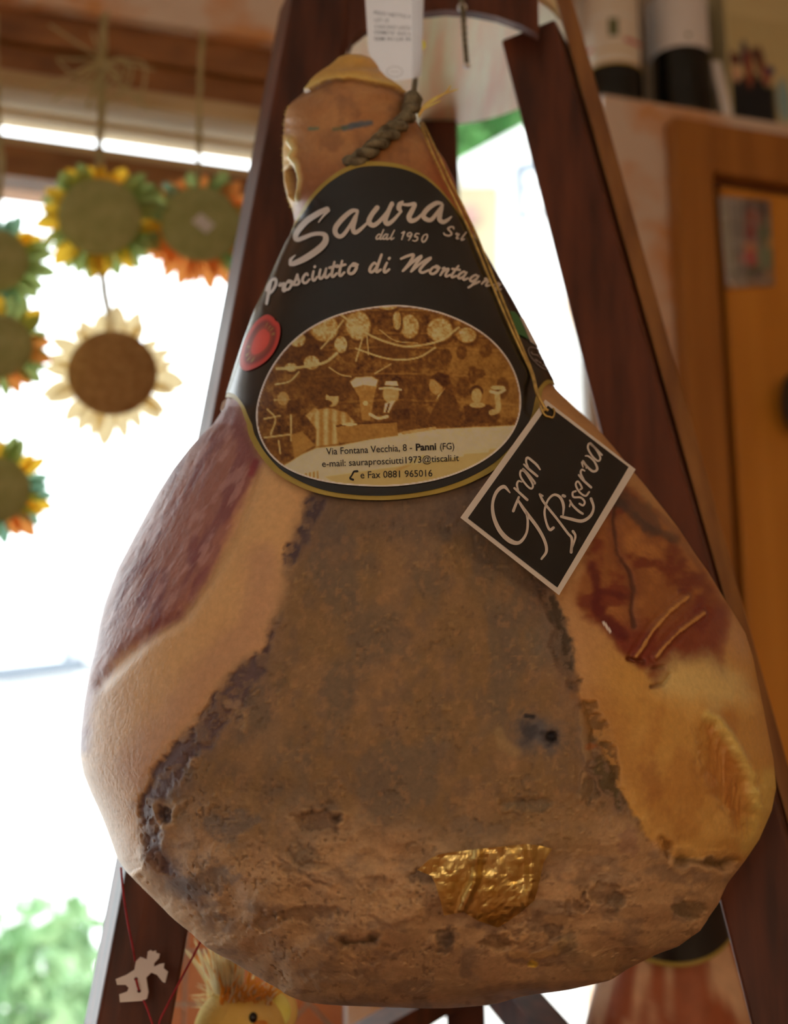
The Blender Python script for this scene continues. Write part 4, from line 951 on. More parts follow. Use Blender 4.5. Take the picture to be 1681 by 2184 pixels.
for pts, w in (([(495, 885), (440, 832), (375, 880), (340, 985), (352, 1110), (410, 1235), (500, 1320), (580, 1332), (640, 1255), (655, 1150), (640, 1060)], [12, 34, 30, 26, 34, 40, 44, 30, 22, 22, 16]),
               ([(525, 1050), (548, 990), (575, 925)], [26, 24, 20]), ([(565, 950), (640, 1062), (740, 1195), (805, 1315), (822, 1410), (778, 1480)], [20, 32, 30, 28, 26, 20]),
               ([(535, 845), (565, 872), (650, 950)], [20, 22, 24]), ([(570, 865), (558, 815), (572, 782), (602, 790)], [14, 20, 18, 12]),
               ([(620, 690), (592, 690), (590, 740), (640, 815), (685, 850), (700, 815), (655, 735), (612, 680)], 18), ([(612, 672), (660, 720), (715, 790), (718, 805)], 18),
               ([(620, 632), (660, 670), (740, 738)], [16, 22, 22]), ([(665, 672), (640, 610), (652, 572), (700, 605), (738, 640), (765, 678)], [14, 18, 22, 22, 22, 14]),
               ([(762, 900), (785, 950), (820, 1000), (920, 1125), (1010, 1245), (1050, 1300), (1044, 1420)], [20, 22, 22, 22, 22, 24, 26]), ([(1060, 1232), (1082, 1275), (1065, 1345), (1040, 1410)], [26, 20, 16, 14]), ([(790, 915), (768, 900)], 14),
               ([(885, 1200), (852, 1218), (820, 1150), (806, 1050), (835, 955), (890, 905), (945, 928), (975, 1000), (972, 1085)], [26, 24, 20, 20, 18, 22, 26, 26, 14]), ([(955, 1100), (1040, 1122), (1140, 1140), (1215, 1095), (1245, 1020), (1222, 940)], [24, 28, 30, 26, 20, 26]),
               ([(970, 912), (986, 918)], 26), ([(1032, 955), (1058, 1000), (1110, 1050), (1148, 1075)], [16, 20, 22, 20]), ([(1030, 1010), (1040, 970)], 14),
               ([(1085, 872), (1058, 885), (1066, 925), (1130, 930), (1165, 968), (1150, 1000), (1118, 985)], 18), ([(1125, 858), (1140, 840), (1105, 785), (1085, 815), (1118, 880), (1172, 915), (1205, 880)], 17),
               ([(1112, 728), (1150, 772), (1222, 838)], [18, 22, 22]), ([(1160, 772), (1130, 712), (1140, 680), (1165, 690)], [14, 18, 18, 14]),
               ([(1150, 655), (1140, 610), (1175, 645), (1180, 665)], 14), ([(1150, 600), (1185, 650), (1240, 695), (1278, 672), (1250, 605), (1200, 560), (1172, 556)], [16, 20, 22, 22, 18, 16, 12]),
               ([(1238, 468), (1205, 445), (1195, 490), (1235, 560), (1285, 602), (1305, 570), (1265, 495), (1225, 455)], 17), ([(1215, 440), (1265, 490), (1320, 548)], 16)):
    I.st(pts, w)
mesh('script_lettering', [card(p[0], p[1], 0.0008) for p in I.v], I.f, M_ink, ht)
gt = tag(empty('gold_thread', S(930, 345, 0.004)), 'thin gold thread running down the label edge to the black hang tag', 'thread')
def LP(u, v, off=0.0045):
    return Vector(LSn(to_a([u], [v]), [v], off)[0])
for dx in (-5, 5):
    pts = [(893 + dx, 262), (920 + dx, 325), (948 + dx, 385), (975 + dx, 440), (1005 + dx, 505), (1040 + dx * 0.9, 590), (1080 + dx * 0.8, 685), (1108 + dx * 0.5, 750), (1128 + dx * 0.3, 797)]
    w = [LP(u, v, 0.0025) for u, v in pts] + [card(1146 + dx * 0.2, 838, 0.003), card(1161, 868, 0.0022), card(1164 + dx, 876, 0.0015)]
    G().tube([Vector(p) for p in catmull(w, 5)], 0.0010, 6).build('thread_strand', M_gthread, gt, smooth=True)
lp = [card(x / 4.2025 + 970, y / 4.2025 + 840, 0.0016) for x, y in ((770, 110), (790, 165), (815, 195), (845, 205), (880, 210), (895, 160), (880, 130))]
G().tube([Vector(p) for p in catmull(lp, 4)], 0.0007, 6).build('thread_loop', M_gthread, gt, smooth=True)

# ------------------------------------------------------------------ gold foil scrap
FO = [(890, 1855), (904, 1843), (918, 1831), (937, 1822), (975, 1816), (1011, 1812), (1062, 1806), (1119, 1800), (1150, 1803), (1177, 1810), (1168, 1824), (1159, 1839), (1153, 1865), (1146, 1895), (1139, 1920), (1110, 1945), (1078, 1968), (1062, 1977), (1022, 1964), (989, 1944), (947, 1952), (943, 1935), (939, 1918), (929, 1885), (920, 1867)]
V2, f = fill2d(densify(FO, 5), 4, 4)
u, v = V2[:, 0], V2[:, 1]
rel, _, _ = ham_relief_color(u, v, True)
m_, h_, d_ = rows(v)
def facets(u, v, c, seed):
    """creased sheet: linear pieces between random knots"""
    x = u / c + 0.35 * v / c; y = v / c; ix = np.floor(x).astype(int); iy = np.floor(y).astype(int); fx = x - ix; fy = y - iy
    h00, h10, h01, h11 = (hash2(ix + a, iy + b, seed) for a, b in ((0, 0), (1, 0), (0, 1), (1, 1)))
    return np.where(fx + fy < 1, h00 + fx * (h10 - h00) + fy * (h01 - h00), h11 + (1 - fx) * (h01 - h11) + (1 - fy) * (h10 - h11))
cru = 0.0020 * facets(u, v, 52, 309) + 0.0030 * np.abs(fbm(u / 44, v / 44, 311, 2) - 0.5) + 0.0014 * np.abs(fbm(u / 15, v / 17, 313, 2) - 0.5) + 0.0005 * facets(u, v, 7, 307) * sstep(1010, 1050, u) * sstep(1850, 1880, v) + 0.003 * np.exp(-(line_d(u, v, [(1020, 1812), (1012, 1880), (985, 1940)]) / 9) ** 2) + 0.004 * np.exp(-(line_d(u, v, [(1128, 1800), (1136, 1860), (1124, 1930)]) / 12) ** 2)
yy = Y0 - d_ * bulge((u - m_) / h_) - 0.0055 - cru - 0.0045
mesh('gold_foil_scrap', Pn(u, v, yy), f, M_foil, None, False)
foil = bpy.data.objects['gold_foil_scrap']
tag(foil, 'crumpled scrap of gold foil stuck low on the front ham', 'foil')
md = foil.modifiers.new('thickness', 'SOLIDIFY'); md.thickness = 0.0004

# ------------------------------------------------------------------ twine round the hock, paper tag, loose cord
def twist(pts, r, turns, n=7, strands=2):
    c = [Vector(p) for p in catmull(pts, 14)]; N = len(c); out = []
    for s in range(strands):
        q = []
        for i, p in enumerate(c):
            t = (c[min(i + 1, N - 1)] - c[max(i - 1, 0)]).normalized(); a = t.cross(Vector((0, 1, 0.1))).normalized(); b = t.cross(a)
            w = 2 * math.pi * (turns * i / N + s / strands); q.append(p + (a * math.cos(w) + b * math.sin(w)) * r * 0.55)
        out.append(q)
    return out
tw = tag(empty('hanging_twine', S(870, 240, 0.01)), 'grey-brown twine knotted round the hock that hangs the front ham', 'twine')
body = [S(742, 352, 0.001), S(775, 332, 0.004), S(805, 308, 0.006), S(835, 285, 0.008), S(858, 262, 0.011), Vector(P(878, 238, 1.005)), Vector(P(884, 214, 1.012))]
for q in twist(body, 0.0050, 4): G().tube(q, 0.0036, 7).build('twine_wrap', M_rope, tw, smooth=True)
q = twist([S(765, 335, 0.005), S(800, 300, 0.009), S(832, 270, 0.010), S(846, 268, 0.011)], 0.003, 3)
for s in q: G().tube(s, 0.0022, 6).build('twine_wrap', M_rope, tw, smooth=True)
g = G(); g.ball(P(880, 216, 1.010), (0.0066, 0.0064, 0.0085), 14, 10); g.ball(P(872, 232, 1.006), (0.0054, 0.0056, 0.0068), 12, 8); g.build('knot', M_rope, tw, smooth=True)
for q in twist([P(880, 212, 1.012), P(884, 186, 1.04), P(886, 160, 1.113), P(888, 100, 1.122), P(889, 20, 1.13), (0.018, 1.15, ZT + 0.02)], 0.0017, 14): G().tube(q, 0.0014, 6).build('twine_riser', M_rope, tw, smooth=True)
M_fib = mat('yellow_fibre', alb(168, 122, 56), alb(190, 145, 72), 90, 0.7)
for a in ([(893, 250), (905, 225), (935, 205), (978, 190)], [(895, 245), (915, 222), (950, 198), (962, 182)], [(892, 245), (902, 235), (925, 222), (940, 215)]):
    G().tube([Vector(p) for p in catmull([P(x, y, 1.0) for x, y in a], 6)], [0.0007] * 18 + [0.0003], 5).build('loose_fibre', M_fib, tw)
g = G(); k = 0
for s in range(110):                                       # short stiff bristles left on the rind of the hock
    vv_ = random.uniform(222, 452); uL = float(np.interp(vv_, vl, ul)); p = P(uL + random.uniform(0, 5), vv_, Y0 - 0.004)
    L = random.uniform(0.0008, 0.0022); g.tube([p, p + Vector((-L, random.uniform(-0.001, 0.001), random.uniform(-0.0006, 0.0008)))], [0.00016, 0.00006], 3)
br = g.build('rind_bristles', M_fib, ham); br['kind'] = 'stuff'

M_thin = mat('thin_paper', (0.86, 0.84, 0.82), (0.9, 0.88, 0.86), 15, 0.7)
nt = M_thin.node_tree; b = nt.nodes['Principled BSDF']; tr = nt.nodes.new('ShaderNodeBsdfTranslucent'); mx = nt.nodes.new('ShaderNodeMixShader'); mx.inputs[0].default_value = 0.45
nt.links.new(b.inputs['Base Color'].links[0].from_socket, tr.inputs[0]); nt.links.new(b.outputs[0], mx.inputs[1]); nt.links.new(tr.outputs[0], mx.inputs[2]); nt.links.new(mx.outputs[0], nt.nodes['Material Output'].inputs[0])
pt = tag(empty('paper_tag', P(840, 60, 1.075)), 'folded white paper tag with printed lines behind the top of the hock', 'tag')
YT = 1.076
A4 = [(771, -140), (877, -140), (879, 168), (824, 175), (811, 166), (786, 112)]
mesh('front_leaf', [P(u, v, YT) for u, v in A4], [tuple(range(6))], M_thin, pt)
mesh('back_leaf', [P(u, v, y) for u, v, y in ((877, -140, YT), (908, -140, YT + 0.03), (901, 115, YT + 0.03), (898, 163, YT + 0.02), (879, 168, YT))], [(0, 1, 2, 3, 4)], M_thin, pt)
mesh('seal_dot', [P(u, v, YT - 0.001) for u, v in ((901, 84), (907, 90), (908, 100), (902, 108))], [(0, 1, 2, 3)], mat('orange_dot', alb(215, 150, 30), alb(225, 160, 40)), pt)
tv, tf = [], []
for body, a, b in (('PESO NETTO NET', (797, 30), (893, 42)), ('LOT. LE', (799, 46), (829, 47)), ('CASCINO LACU', (799, 60), (876, 63)), ('DEMETE\' XIO NET', (799, 72), (893, 77)), ('SEM IN LIA RE', (798, 86), (880, 87))):
    vs, fs = text_px(body, a, b, 7.5, 0.004); k = len(tv); tv += list(vs); tf += [tuple(i + k for i in q) for q in fs]
tv = [(min(p[0], 876), p[1]) for p in tv]
mesh('tag_print', [P(p[0], p[1], YT - 0.0008) for p in tv], tf, mat('grey_print', (0.2, 0.19, 0.19), (0.24, 0.23, 0.22), 50, 0.7), pt)
I = Ink(); I.st([(842 + 17 * math.cos(a), 153 + 11 * math.sin(a)) for a in np.linspace(0, 6.28, 20)], 1.4, 2); I.st([(833, 153), (851, 153)], 1.2)
mesh('stamp_ring', [P(p[0], p[1], YT - 0.0008) for p in I.v], I.f, mat('pale_print', (0.52, 0.5, 0.47), (0.55, 0.53, 0.5), 50, 0.7), pt)
lc = tag(empty('loose_cord', P(990, 60, 1.165)), 'short loose cord end with white tip hanging from the stand top', 'cord')
for q in twist([(P(981, -40, 1.16).x, 1.16, ZT), P(984, -5, 1.16), P(988, 30, 1.155), P(992, 90, 1.16), P(996, 136, 1.16)], 0.0017, 9): G().tube(q, 0.0016, 6).build('cord_strand', M_rope, lc, smooth=True)
G().ball(P(996, 141, 1.16), (0.0032, 0.0032, 0.0022)).build('white_tip', M_white, lc, smooth=True)
G().ball(P(986, 16, 1.16), (0.0042, 0.004, 0.0035)).build('white_knot', M_white, lc, smooth=True)

# ------------------------------------------------------------------ second ham behind the right leg
h2 = tag(empty('background_ham', P(1400, 2250, 1.40)), 'reddish cured ham with a black wrapper standing behind the right stand leg', 'ham')
cen = P(1415, 2080, 1.50); NVb, NAb = 60, 64; vs = []; cs = []
for i in range(NVb):
    t = i / (NVb - 1); z = 1.64 - t * 0.44
    w = np.interp(t, [0, .04, .15, .4, .7, .88, .96, 1], [0.0, .022, .034, .066, .098, .088, .05, 0.0]); 
    for k in range(NAb):
        a = 2 * math.pi * k / NAb; r = 1 + 0.03 * math.sin(3 * a + 4 * t) + 0.02 * math.sin(7 * a + 9 * t)
        vs.append((cen.x + 0.012 - 0.02 * t + w * r * math.cos(a), 1.50 + w * 0.7 * r * math.sin(a), z))
        q = fbm(np.array([a * 3.0]), np.array([t * 3.0]), 401)[0]; st_ = max(0, min(1, (q - 0.48) * 7))
        cs.append(np.array(alb(128, 60, 30)) * (1 - st_) + np.array(alb(188, 128, 90)) * st_)
fs = [(i * NAb + k, (i + 1) * NAb + k, (i + 1) * NAb + (k + 1) % NAb, i * NAb + (k + 1) % NAb) for i in range(NVb - 1) for k in range(NAb)]
mesh('ham_body', vs, fs, mat('second_ham_skin', 0.8, scale=60, rough=0.45, bump=0.2, bscale=90, attr=True), h2, True, cs)
def lab2(za, zb, rr, nm, m):
    vs = []; K = 28
    for j in range(7):
        for k in range(K):
            a = math.pi * (1.02 + 0.96 * k / (K - 1)); sag = 0.5 * (1 - math.cos(2 * math.pi * k / (K - 1))) * 0.03
            z = za + (zb - sag - za) * j / 6; t = (1.64 - z) / 0.44
            w = np.interp(t, [0, .04, .15, .4, .7, .88, .96, 1], [0.0, .022, .034, .066, .098, .088, .05, 0.0]) + rr
            vs.append((cen.x + 0.012 - 0.02 * t + w * 1.03 * math.cos(a), 1.50 + w * 0.76 * math.sin(a), z))
    return mesh(nm, vs, [(j * K + k, (j + 1) * K + k, (j + 1) * K + k + 1, j * K + k + 1) for j in range(6) for k in range(K - 1)], m, h2, True)
lab2(1.58, 1.502, 0.004, 'gold_edge', M_gold); lab2(1.58, 1.506, 0.0052, 'black_wrapper', M_black)

# ------------------------------------------------------------------ tiled block, plush chick, reindeer garland
tb = tag(empty('tiled_block', (-0.2, 1.64, ZC)), 'block clad in terracotta tiles with white joints behind the plush chick', 'block')
yb = 1.62; xa, xb = P(300, 2100, yb).x, P(735, 2100, yb).x; zt = P(500, 1975, yb).z
G().box((xa, yb, ZC), (xb, yb + 0.08, zt)).build('grout_core', M_paper, tb)
M_tile = mat('terracotta_tile', alb(168, 92, 52), alb(186, 108, 66), 12, 0.5, 0.1, 60)
ts = 0.050; zj = P(420, 2142, yb).z; xj = P(394, 2142, yb).x; xm = P(585, 2142, yb).x; tm = None; gp = 0.0018
def tile(poly):
    c = [(x, z) for x, z in poly]; n = len(c)
    if n < 3: return
    a = [(x, yb + 0.001, z) for x, z in c]; b = [(x, yb - 0.004, z) for x, z in c]
    G().add(a + b, [tuple(range(n)), tuple(range(2 * n - 1, n - 1, -1))] + [(i, (i + 1) % n, (i + 1) % n + n, i + n) for i in range(n)]).build('tile', M_tile, tb)
def clip(poly, x0, x1, z0, z1):
    for ax, lim, sg in ((0, x0, 1), (0, x1, -1), (1, z0, 1), (1, z1, -1)):
        o = []
        for i in range(len(poly)):
            p, q = poly[i], poly[(i + 1) % len(poly)]; ip, iq = (p[ax] - lim) * sg >= 0, (q[ax] - lim) * sg >= 0
            if ip: o.append(p)
            if ip != iq:
                t = (lim - p[ax]) / (q[ax] - p[ax]); o.append((p[0] + (q[0] - p[0]) * t, p[1] + (q[1] - p[1]) * t))
        poly = o
        if len(poly) < 3: return []
    return poly
for i in range(-3, 5):
    for j in range(-6, 3):
        x0, z0 = xj + i * ts, zj + j * ts
        tile(clip([(x0 + gp, z0 + gp), (x0 + ts - gp, z0 + gp), (x0 + ts - gp, z0 + ts - gp), (x0 + gp, z0 + ts - gp)], xa + .001, xm - gp, ZC + .001, zt - .001))
ax, az = P(659, 2139, yb).x, P(659, 2139, yb).z; r = ts / math.sqrt(2)
for i in range(-8, 8):
    for j in range(-8, 8):
        cx_, cz_ = ax + (i + j) * r, az - r + (i - j) * r
        k = r - gp * 1.4
        tile(clip([(cx_ + k, cz_), (cx_, cz_ + k), (cx_ - k, cz_), (cx_, cz_ - k)], xm + gp, xb - .001, ZC + .001, zt - .001))

yp = 1.19
pc0 = P(512, 2205, yp); k = yp / F * 1.035
M_plush = mat('yellow_plush', (0.88, 0.62, 0.13), (0.92, 0.70, 0.24), 40, 0.95, 0.6, 500)
M_tuft = mat('orange_tuft', (0.92, 0.50, 0.10), (0.92, 0.60, 0.2), 90, 0.9)
M_tuft2 = mat('pale_tuft', (0.93, 0.82, 0.55), (0.95, 0.88, 0.68), 90, 0.9)
for m in (M_tuft, M_tuft2):                               # fluffy fibres glow with the window behind them
    nt = m.node_tree; b = nt.nodes['Principled BSDF']; tr = nt.nodes.new('ShaderNodeBsdfTranslucent'); mx = nt.nodes.new('ShaderNodeMixShader'); mx.inputs[0].default_value = 0.7
    nt.links.new(b.inputs['Base Color'].links[0].from_socket, tr.inputs[0]); nt.links.new(b.outputs[0], mx.inputs[1]); nt.links.new(tr.outputs[0], mx.inputs[2]); nt.links.new(mx.outputs[0], nt.nodes['Material Output'].inputs[0])
ck = tag(empty('plush_chick', (pc0.x, yp, ZC)), 'yellow plush chick with orange tuft standing behind the ham at lower left', 'toy')
g = G(); g.ball(pc0, (92 * k, 88 * k, 92 * k), 28, 20); g.build('head', M_plush, ck, smooth=True)
g = G(); bc = Vector((pc0.x, yp, ZC + 0.085)); g.ball(bc, (0.042, 0.038, 0.08), 24, 16); g.build('body', M_plush, ck, smooth=True)
for s in (-1, 1):
    g = G(); g.ball((pc0.x + s * 0.022, yp - 0.025, ZC + 0.010), (0.015, 0.022, 0.0095)); g.build('foot', M_tuft, ck, smooth=True)
    g = G(); g.ball((pc0.x + s * 0.04, yp, ZC + 0.09), (0.012, 0.02, 0.035)); g.build('wing', M_plush, ck, smooth=True)
ec = P(594, 2150, yp)
R_ = Matrix.Rotation(math.radians(-22), 3, 'Y')
g = G(); g.ball(ec, (37 * k, 14 * k, 46 * k), 20, 14, R_); ear = g.build('ear', M_plush, ck, smooth=True)
g = G(); g.ball(ec + Vector((0, -9 * k, 0)), (25 * k, 9 * k, 33 * k), 16, 12, R_); g.build('ear_lining', mat('ear_gold', alb(228, 176, 60), alb(236, 190, 80), 60, 0.95), ear, smooth=True)
g = G(); ye = yp - 80 * k; g.ball(P(540, 2170, ye), (8 * k, 6 * k, 10 * k)); g.build('eye', mat('eye_black', (0.01, 0.01, 0.01), (0.015, 0.015, 0.015), 20, 0.2), ck, smooth=True)
g = G(); g.ball(P(556, 2190, yp - 78 * k), (16 * k, 6 * k, 12 * k)); g.build('cheek', M_tuft, ck, smooth=True)
rg = random.Random(11); ga, gb = G(), G()
for i in range(150):
    u0 = rg.gauss(487, 16); v0 = 2122 + rg.uniform(-6, 10); du = (u0 - 470) * 0.5 + rg.gauss(-16, 16); L = rg.uniform(60, 125)
    y_ = yp + rg.uniform(-0.02, 0.02)
    pts = [P(u0, v0, y_), P(u0 + du * 0.35, v0 - L * 0.45, y_ - 0.004), P(u0 + du, v0 - L, y_)]
    (ga if i % 6 == 0 else gb).tube([Vector(p) for p in catmull(pts, 3)], [0.0011, 0.0011, 0.001, 0.0009, 0.0008, 0.0006, 0.0003], 4)
for i in range(170):
    u0 = rg.uniform(470, 580); v0 = 2128 - 10 * math.cos((u0 - 515) / 60) + rg.uniform(0, 22); y_ = yp - rg.uniform(0.005, 0.03)
    du = rg.gauss(6, 16); L = rg.uniform(12, 42)
    pts = [P(u0, v0, y_), P(u0 + du * .5, v0 - L * .6, y_ - .002), P(u0 + du, v0 - L, y_ - .002)]
    (ga if i % 3 else gb).tube([Vector(p) for p in catmull(pts, 2)], [0.0009, 0.0009, 0.0007, 0.0005, 0.0002], 4)
for i in range(24):
    u0 = rg.uniform(425, 470); v0 = rg.uniform(2105, 2150); L = rg.uniform(20, 45); y_ = yp
    gb.tube([P(u0, v0, y_), P(u0 - L * .7, v0 - L * rg.uniform(-.2, .8), y_)], [0.0004, 0.0001], 3)
o = ga.build('hair_tuft', M_tuft, ck); o['kind'] = 'stuff'
o = gb.build('hair_tuft', M_tuft2, ck); o['kind'] = 'stuff'

rd = tag(empty('reindeer_ornament', P(300, 2090, 1.10)), 'small white wooden reindeer ornament on red string against the left leg', 'ornament')
DE = [(215, 350), (290, 320), (345, 285), (355, 225), (385, 198), (430, 215), (437, 160), (455, 150), (470, 160), (490, 152), (495, 170), (518, 175), (512, 205), (480, 240), (478, 265), (520, 245), (550, 240), (545, 275), (575, 300), (555, 375), (540, 370), (500, 320), (460, 305), (425, 340), (440, 440), (430, 485), (400, 500), (245, 510), (240, 455), (295, 435), (305, 410), (285, 390), (225, 390)]
DE = [(x / 3.233 + 180, y / 3.233 + 1980) for x, y in DE]
yd = 1.098
a = [P(u, v, yd) for u, v in DE]; b = [p + Vector((0, 0.003, 0)) for p in a]; n = len(a)
o = mesh('deer_body', a + b, [tuple(range(n)), tuple(range(2 * n - 1, n - 1, -1))] + [(i, i + n, (i + 1) % n + n, (i + 1) % n) for i in range(n)], mat('white_painted_wood', (0.88, 0.86, 0.84), (0.84, 0.82, 0.8), 15, 0.6), rd)
for x, y in ((290, 2088), (296.5, 2113.5)):
    G().ball(P(x, y, yd - 0.0004), (0.0012, 0.0004, 0.0012), 10, 6).build('hole', mat('hole_brown', (0.03, 0.015, 0.01)), rd)
gs = tag(empty('red_string', P(268, 1950, 1.09)), 'thin red string threaded through the reindeer against the left leg', 'string')
yr = 1.09
for pts in ([(258, 1850, yr), (263, 1905, yr), (272, 1965, yr), (284, 2025, yr + .001), (288, 2050, yr + .006)], [(290, 2088, yr + 0.006), (293, 2100, yr + 0.004), (296.5, 2113, yr + 0.006)], [(306, 2134, yr + .008), (314, 2152, yr + .004), (330, 2200, yr), (346, 2260, yr)],
            [(440, 1985, yr + 0.005), (421, 2022, yr), (385, 2090, yr), (355, 2148, yr), (338, 2190, yr), (346, 2260, yr)]):
    G().tube([Vector(p) for p in catmull([P(*q) for q in pts], 4)], 0.00075, 6).build('string_run', M_red, gs, smooth=True)

# ------------------------------------------------------------------ bottles, carton and pinned photo on the right
def bottle(u, r, h, m_label, lab_z, name_lab, dark_top, extra):
    s, z = wpx(u, 190, 0.05); c = W(s, z_sh, 0.052)
    e = tag(empty('wine_bottle', c), name_lab, 'bottle')
    G().lathe([(r * .86, 0.0005), (r * .97, 0.004), (r, 0.012), (r, h * .62), (r * .9, h * .68), (r * .42, h * .78), (r * .36, h * .84), (r * .36, h * .99), (r * .3, h)], (c.x, c.y, c.z), 40).build('glass_body', M_glassb, e, smooth=True)
    vs = []; K = 40; R = r + 0.0008
    for j, zz in enumerate(lab_z):
        for k in range(K + 1):
            a = math.pi * 0.95 + (math.pi * 0.86) * k / K; vs.append((c.x + R * math.cos(a), c.y + R * math.sin(a), c.z + zz))
    lb = mesh('paper_label', vs, [(k, k + 1, K + 2 + k, K + 1 + k) for k in range(K)], m_label, e, True)
    for (a0, a1, z0, z1, mm, nm) in extra:
        vs = []; R2 = r + 0.0014; Q = 10
        for zz in (z0, z1):
            for k in range(Q + 1):
                a = a0 + (a1 - a0) * k / Q; vs.append((c.x + R2 * math.cos(a), c.y + R2 * math.sin(a), c.z + zz))
        mesh(nm, vs, [(k, k + 1, Q + 2 + k, Q + 1 + k) for k in range(Q)], mm, lb, True)
    return e
M_lab1 = mat('cream_label', (0.9, 0.82, 0.68), (0.92, 0.86, 0.72), 20, 0.7)
M_redp = mat('red_print', alb(140, 44, 30), alb(150, 52, 38)); M_gpr = mat('green_print', alb(70, 66, 34), alb(84, 78, 44)); M_pkp = mat('pink_print', alb(214, 150, 120), alb(220, 160, 130)); M_tanp = mat('tan_print', alb(150, 108, 40), alb(160, 116, 50))
ppm = 2.06 / F * 1.03
hp = math.pi
bottle(1311, 71 * ppm, 0.30, M_lab1, (0.062, 0.19), 'dark wine bottle with crested cream label behind the right stand leg', None,
       [(1.42 * hp, 1.52 * hp, 0.1070, 0.1370, M_gpr, 'crest'), (1.58 * hp, 1.82 * hp, 0.0980, 0.1050, M_redp, 'red_ribbon'), (1.12 * hp, 1.24 * hp, 0.0910, 0.0970, M_redp, 'red_ribbon'), (1.2 * hp, 1.75 * hp, 0.1410, 0.1470, M_pkp, 'pink_line'), (1.25 * hp, 1.7 * hp, 0.0850, 0.0875, M_tanp, 'text_line'), (1.16 * hp, 1.9 * hp, 0.0620, 0.0655, M_tanp, 'gold_foot_line')])
M_lab2 = mat('white_label', alb(200, 172, 138), alb(208, 182, 150), 20, 0.7)
bottle(1458, 73 * ppm, 0.32, M_lab2, (0.112, 0.21), 'black wine bottle with plain pale label second from the left on the shelf', None, [(1.5 * hp, 1.54 * hp, 0.126, 0.132, M_gpr, 'crest')])
# carton printed with a group of figures
cb = empty('printed_carton', W(wpx(1600, 230, 0.03)[0], z_sh, 0.05)); tag(cb, 'upright pale carton with dark printed figures right of the bottles', 'carton')
s0 = wpx(1530, 230, 0.04)[0] + 0.014; s1 = s0 + 0.19
wbox(G(), s0 + 0.006, s1, z_sh + 0.0005, z_sh + 0.26, 0.035, 0.115).build('carton_box', mat('carton_tan', alb(158, 128, 80), alb(170, 140, 92), 8, 0.7), cb, bevel=0.001)
g = G(); tl = [W(s0 - 0.008, z_sh + 0.0005, 0.028), W(s0 + 0.008, z_sh + 0.0005, 0.028), W(s0 + 0.008, z_sh + 0.0005, 0.034), W(s0 - 0.008, z_sh + 0.0005, 0.034)]
g.hexa(tl, [p + Vector((-0.016, 0, 0.11)) for p in tl]).build('pale_flap', mat('flap_white', alb(206, 178, 140), alb(212, 186, 150), 10, 0.7), cb)
nx, nz = 70, 60
ss, zz = np.meshgrid(np.linspace(s0 + 0.01, s1 - 0.004, nx), np.linspace(0.002, 0.2, nz))
x = (ss - s0) * 1000; z = zz * 1000 / 1.55
cc = np.empty(ss.shape + (3,)); cc[:] = alb(160, 130, 82)
def pm(c, m):
    global cc
    cc = cc * (1 - m[..., None]) + np.array(alb(*c)) * m[..., None]
nn_ = fbm(x / 9, z / 9, 501)
pm((26, 24, 22), sstep(3, -3, z - 60 + (nn_ - .5) * 30) * sstep(92, 80, x)); 
for cx_, cz_, rx, rz, c in ((14, 78, 16, 8, (72, 30, 26)), (36, 84, 7, 18, (40, 34, 48)), (42, 70, 8, 22, (112, 52, 34)), (62, 82, 9, 16, (84, 46, 30)), (72, 66, 10, 12, (120, 62, 44)), (80, 72, 8, 5, (36, 38, 62)), (20, 62, 8, 10, (170, 120, 84)), (52, 88, 6, 8, (70, 44, 34)), (100, 40, 12, 26, (110, 118, 106))):
    pm(c, sstep(1.2, 0.7, np.hypot((x - cx_) / rx, (z - cz_) / rz)))
vs = [W(a, z_sh + b, 0.0345) for a, b in zip(ss.ravel(), zz.ravel())]
mesh('printed_picture', vs, [(j * nx + i, j * nx + i + 1, (j + 1) * nx + i + 1, (j + 1) * nx + i) for j in range(nz - 1) for i in range(nx - 1)], M_print, cb, False, cc.reshape(-1, 3))
# photo pinned to the door panel
pp = empty('pinned_photo', W(wpx(1600, 520, -0.03)[0], wpx(1600, 520, -0.03)[1], -0.03)); tag(pp, 'small colourful photo print pinned on the wooden door panel', 'photo')
q4 = [(1534, 418), (1642, 428), (1652, 608), (1550, 614)]
w4 = [Vector(W(*wpx(u, v, -0.029), -0.029)) for u, v in q4]
nx, ny = 50, 80; vs = []; aa, bb = np.meshgrid(np.linspace(0, 1, nx), np.linspace(0, 1, ny))
for a_, b_ in zip(aa.ravel(), bb.ravel()): vs.append((w4[0] * (1 - a_) + w4[1] * a_) * (1 - b_) + (w4[3] * (1 - a_) + w4[2] * a_) * b_)
x, z = aa * 100, bb * 160; cc = np.empty(aa.shape + (3,)); cc[:] = alb(82, 70, 30)
for cx_, cz_, rx, rz, c in ((50, 12, 70, 22, (62, 30, 20)), (8, 70, 14, 60, (116, 98, 46)), (34, 60, 18, 50, (44, 34, 18)), (64, 45, 18, 30, (130, 40, 14)), (58, 72, 14, 26, (124, 14, 10)), (54, 92, 15, 14, (176, 96, 46)), (52, 110, 22, 13, (170, 30, 24)), (85, 62, 16, 16, (72, 74, 36)), (96, 84, 8, 14, (160, 112, 36)), (86, 108, 20, 20, (100, 100, 58)), (38, 130, 14, 8, (60, 42, 36)), (72, 138, 16, 6, (52, 36, 26)), (50, 152, 60, 8, (128, 88, 60)), (90, 140, 12, 10, (140, 96, 56))):
    pm(c, sstep(1.3, 0.7, np.hypot((x - cx_) / rx, (z - cz_) / rz)))
mesh('photo_print', vs, [(j * nx + i, j * nx + i + 1, (j + 1) * nx + i + 1, (j + 1) * nx + i) for j in range(ny - 1) for i in range(nx - 1)], M_print, pp, False, cc.reshape(-1, 3))
G().hexa(w4, [p + WN * 0.0015 for p in w4]).build('backing', M_paper, pp)
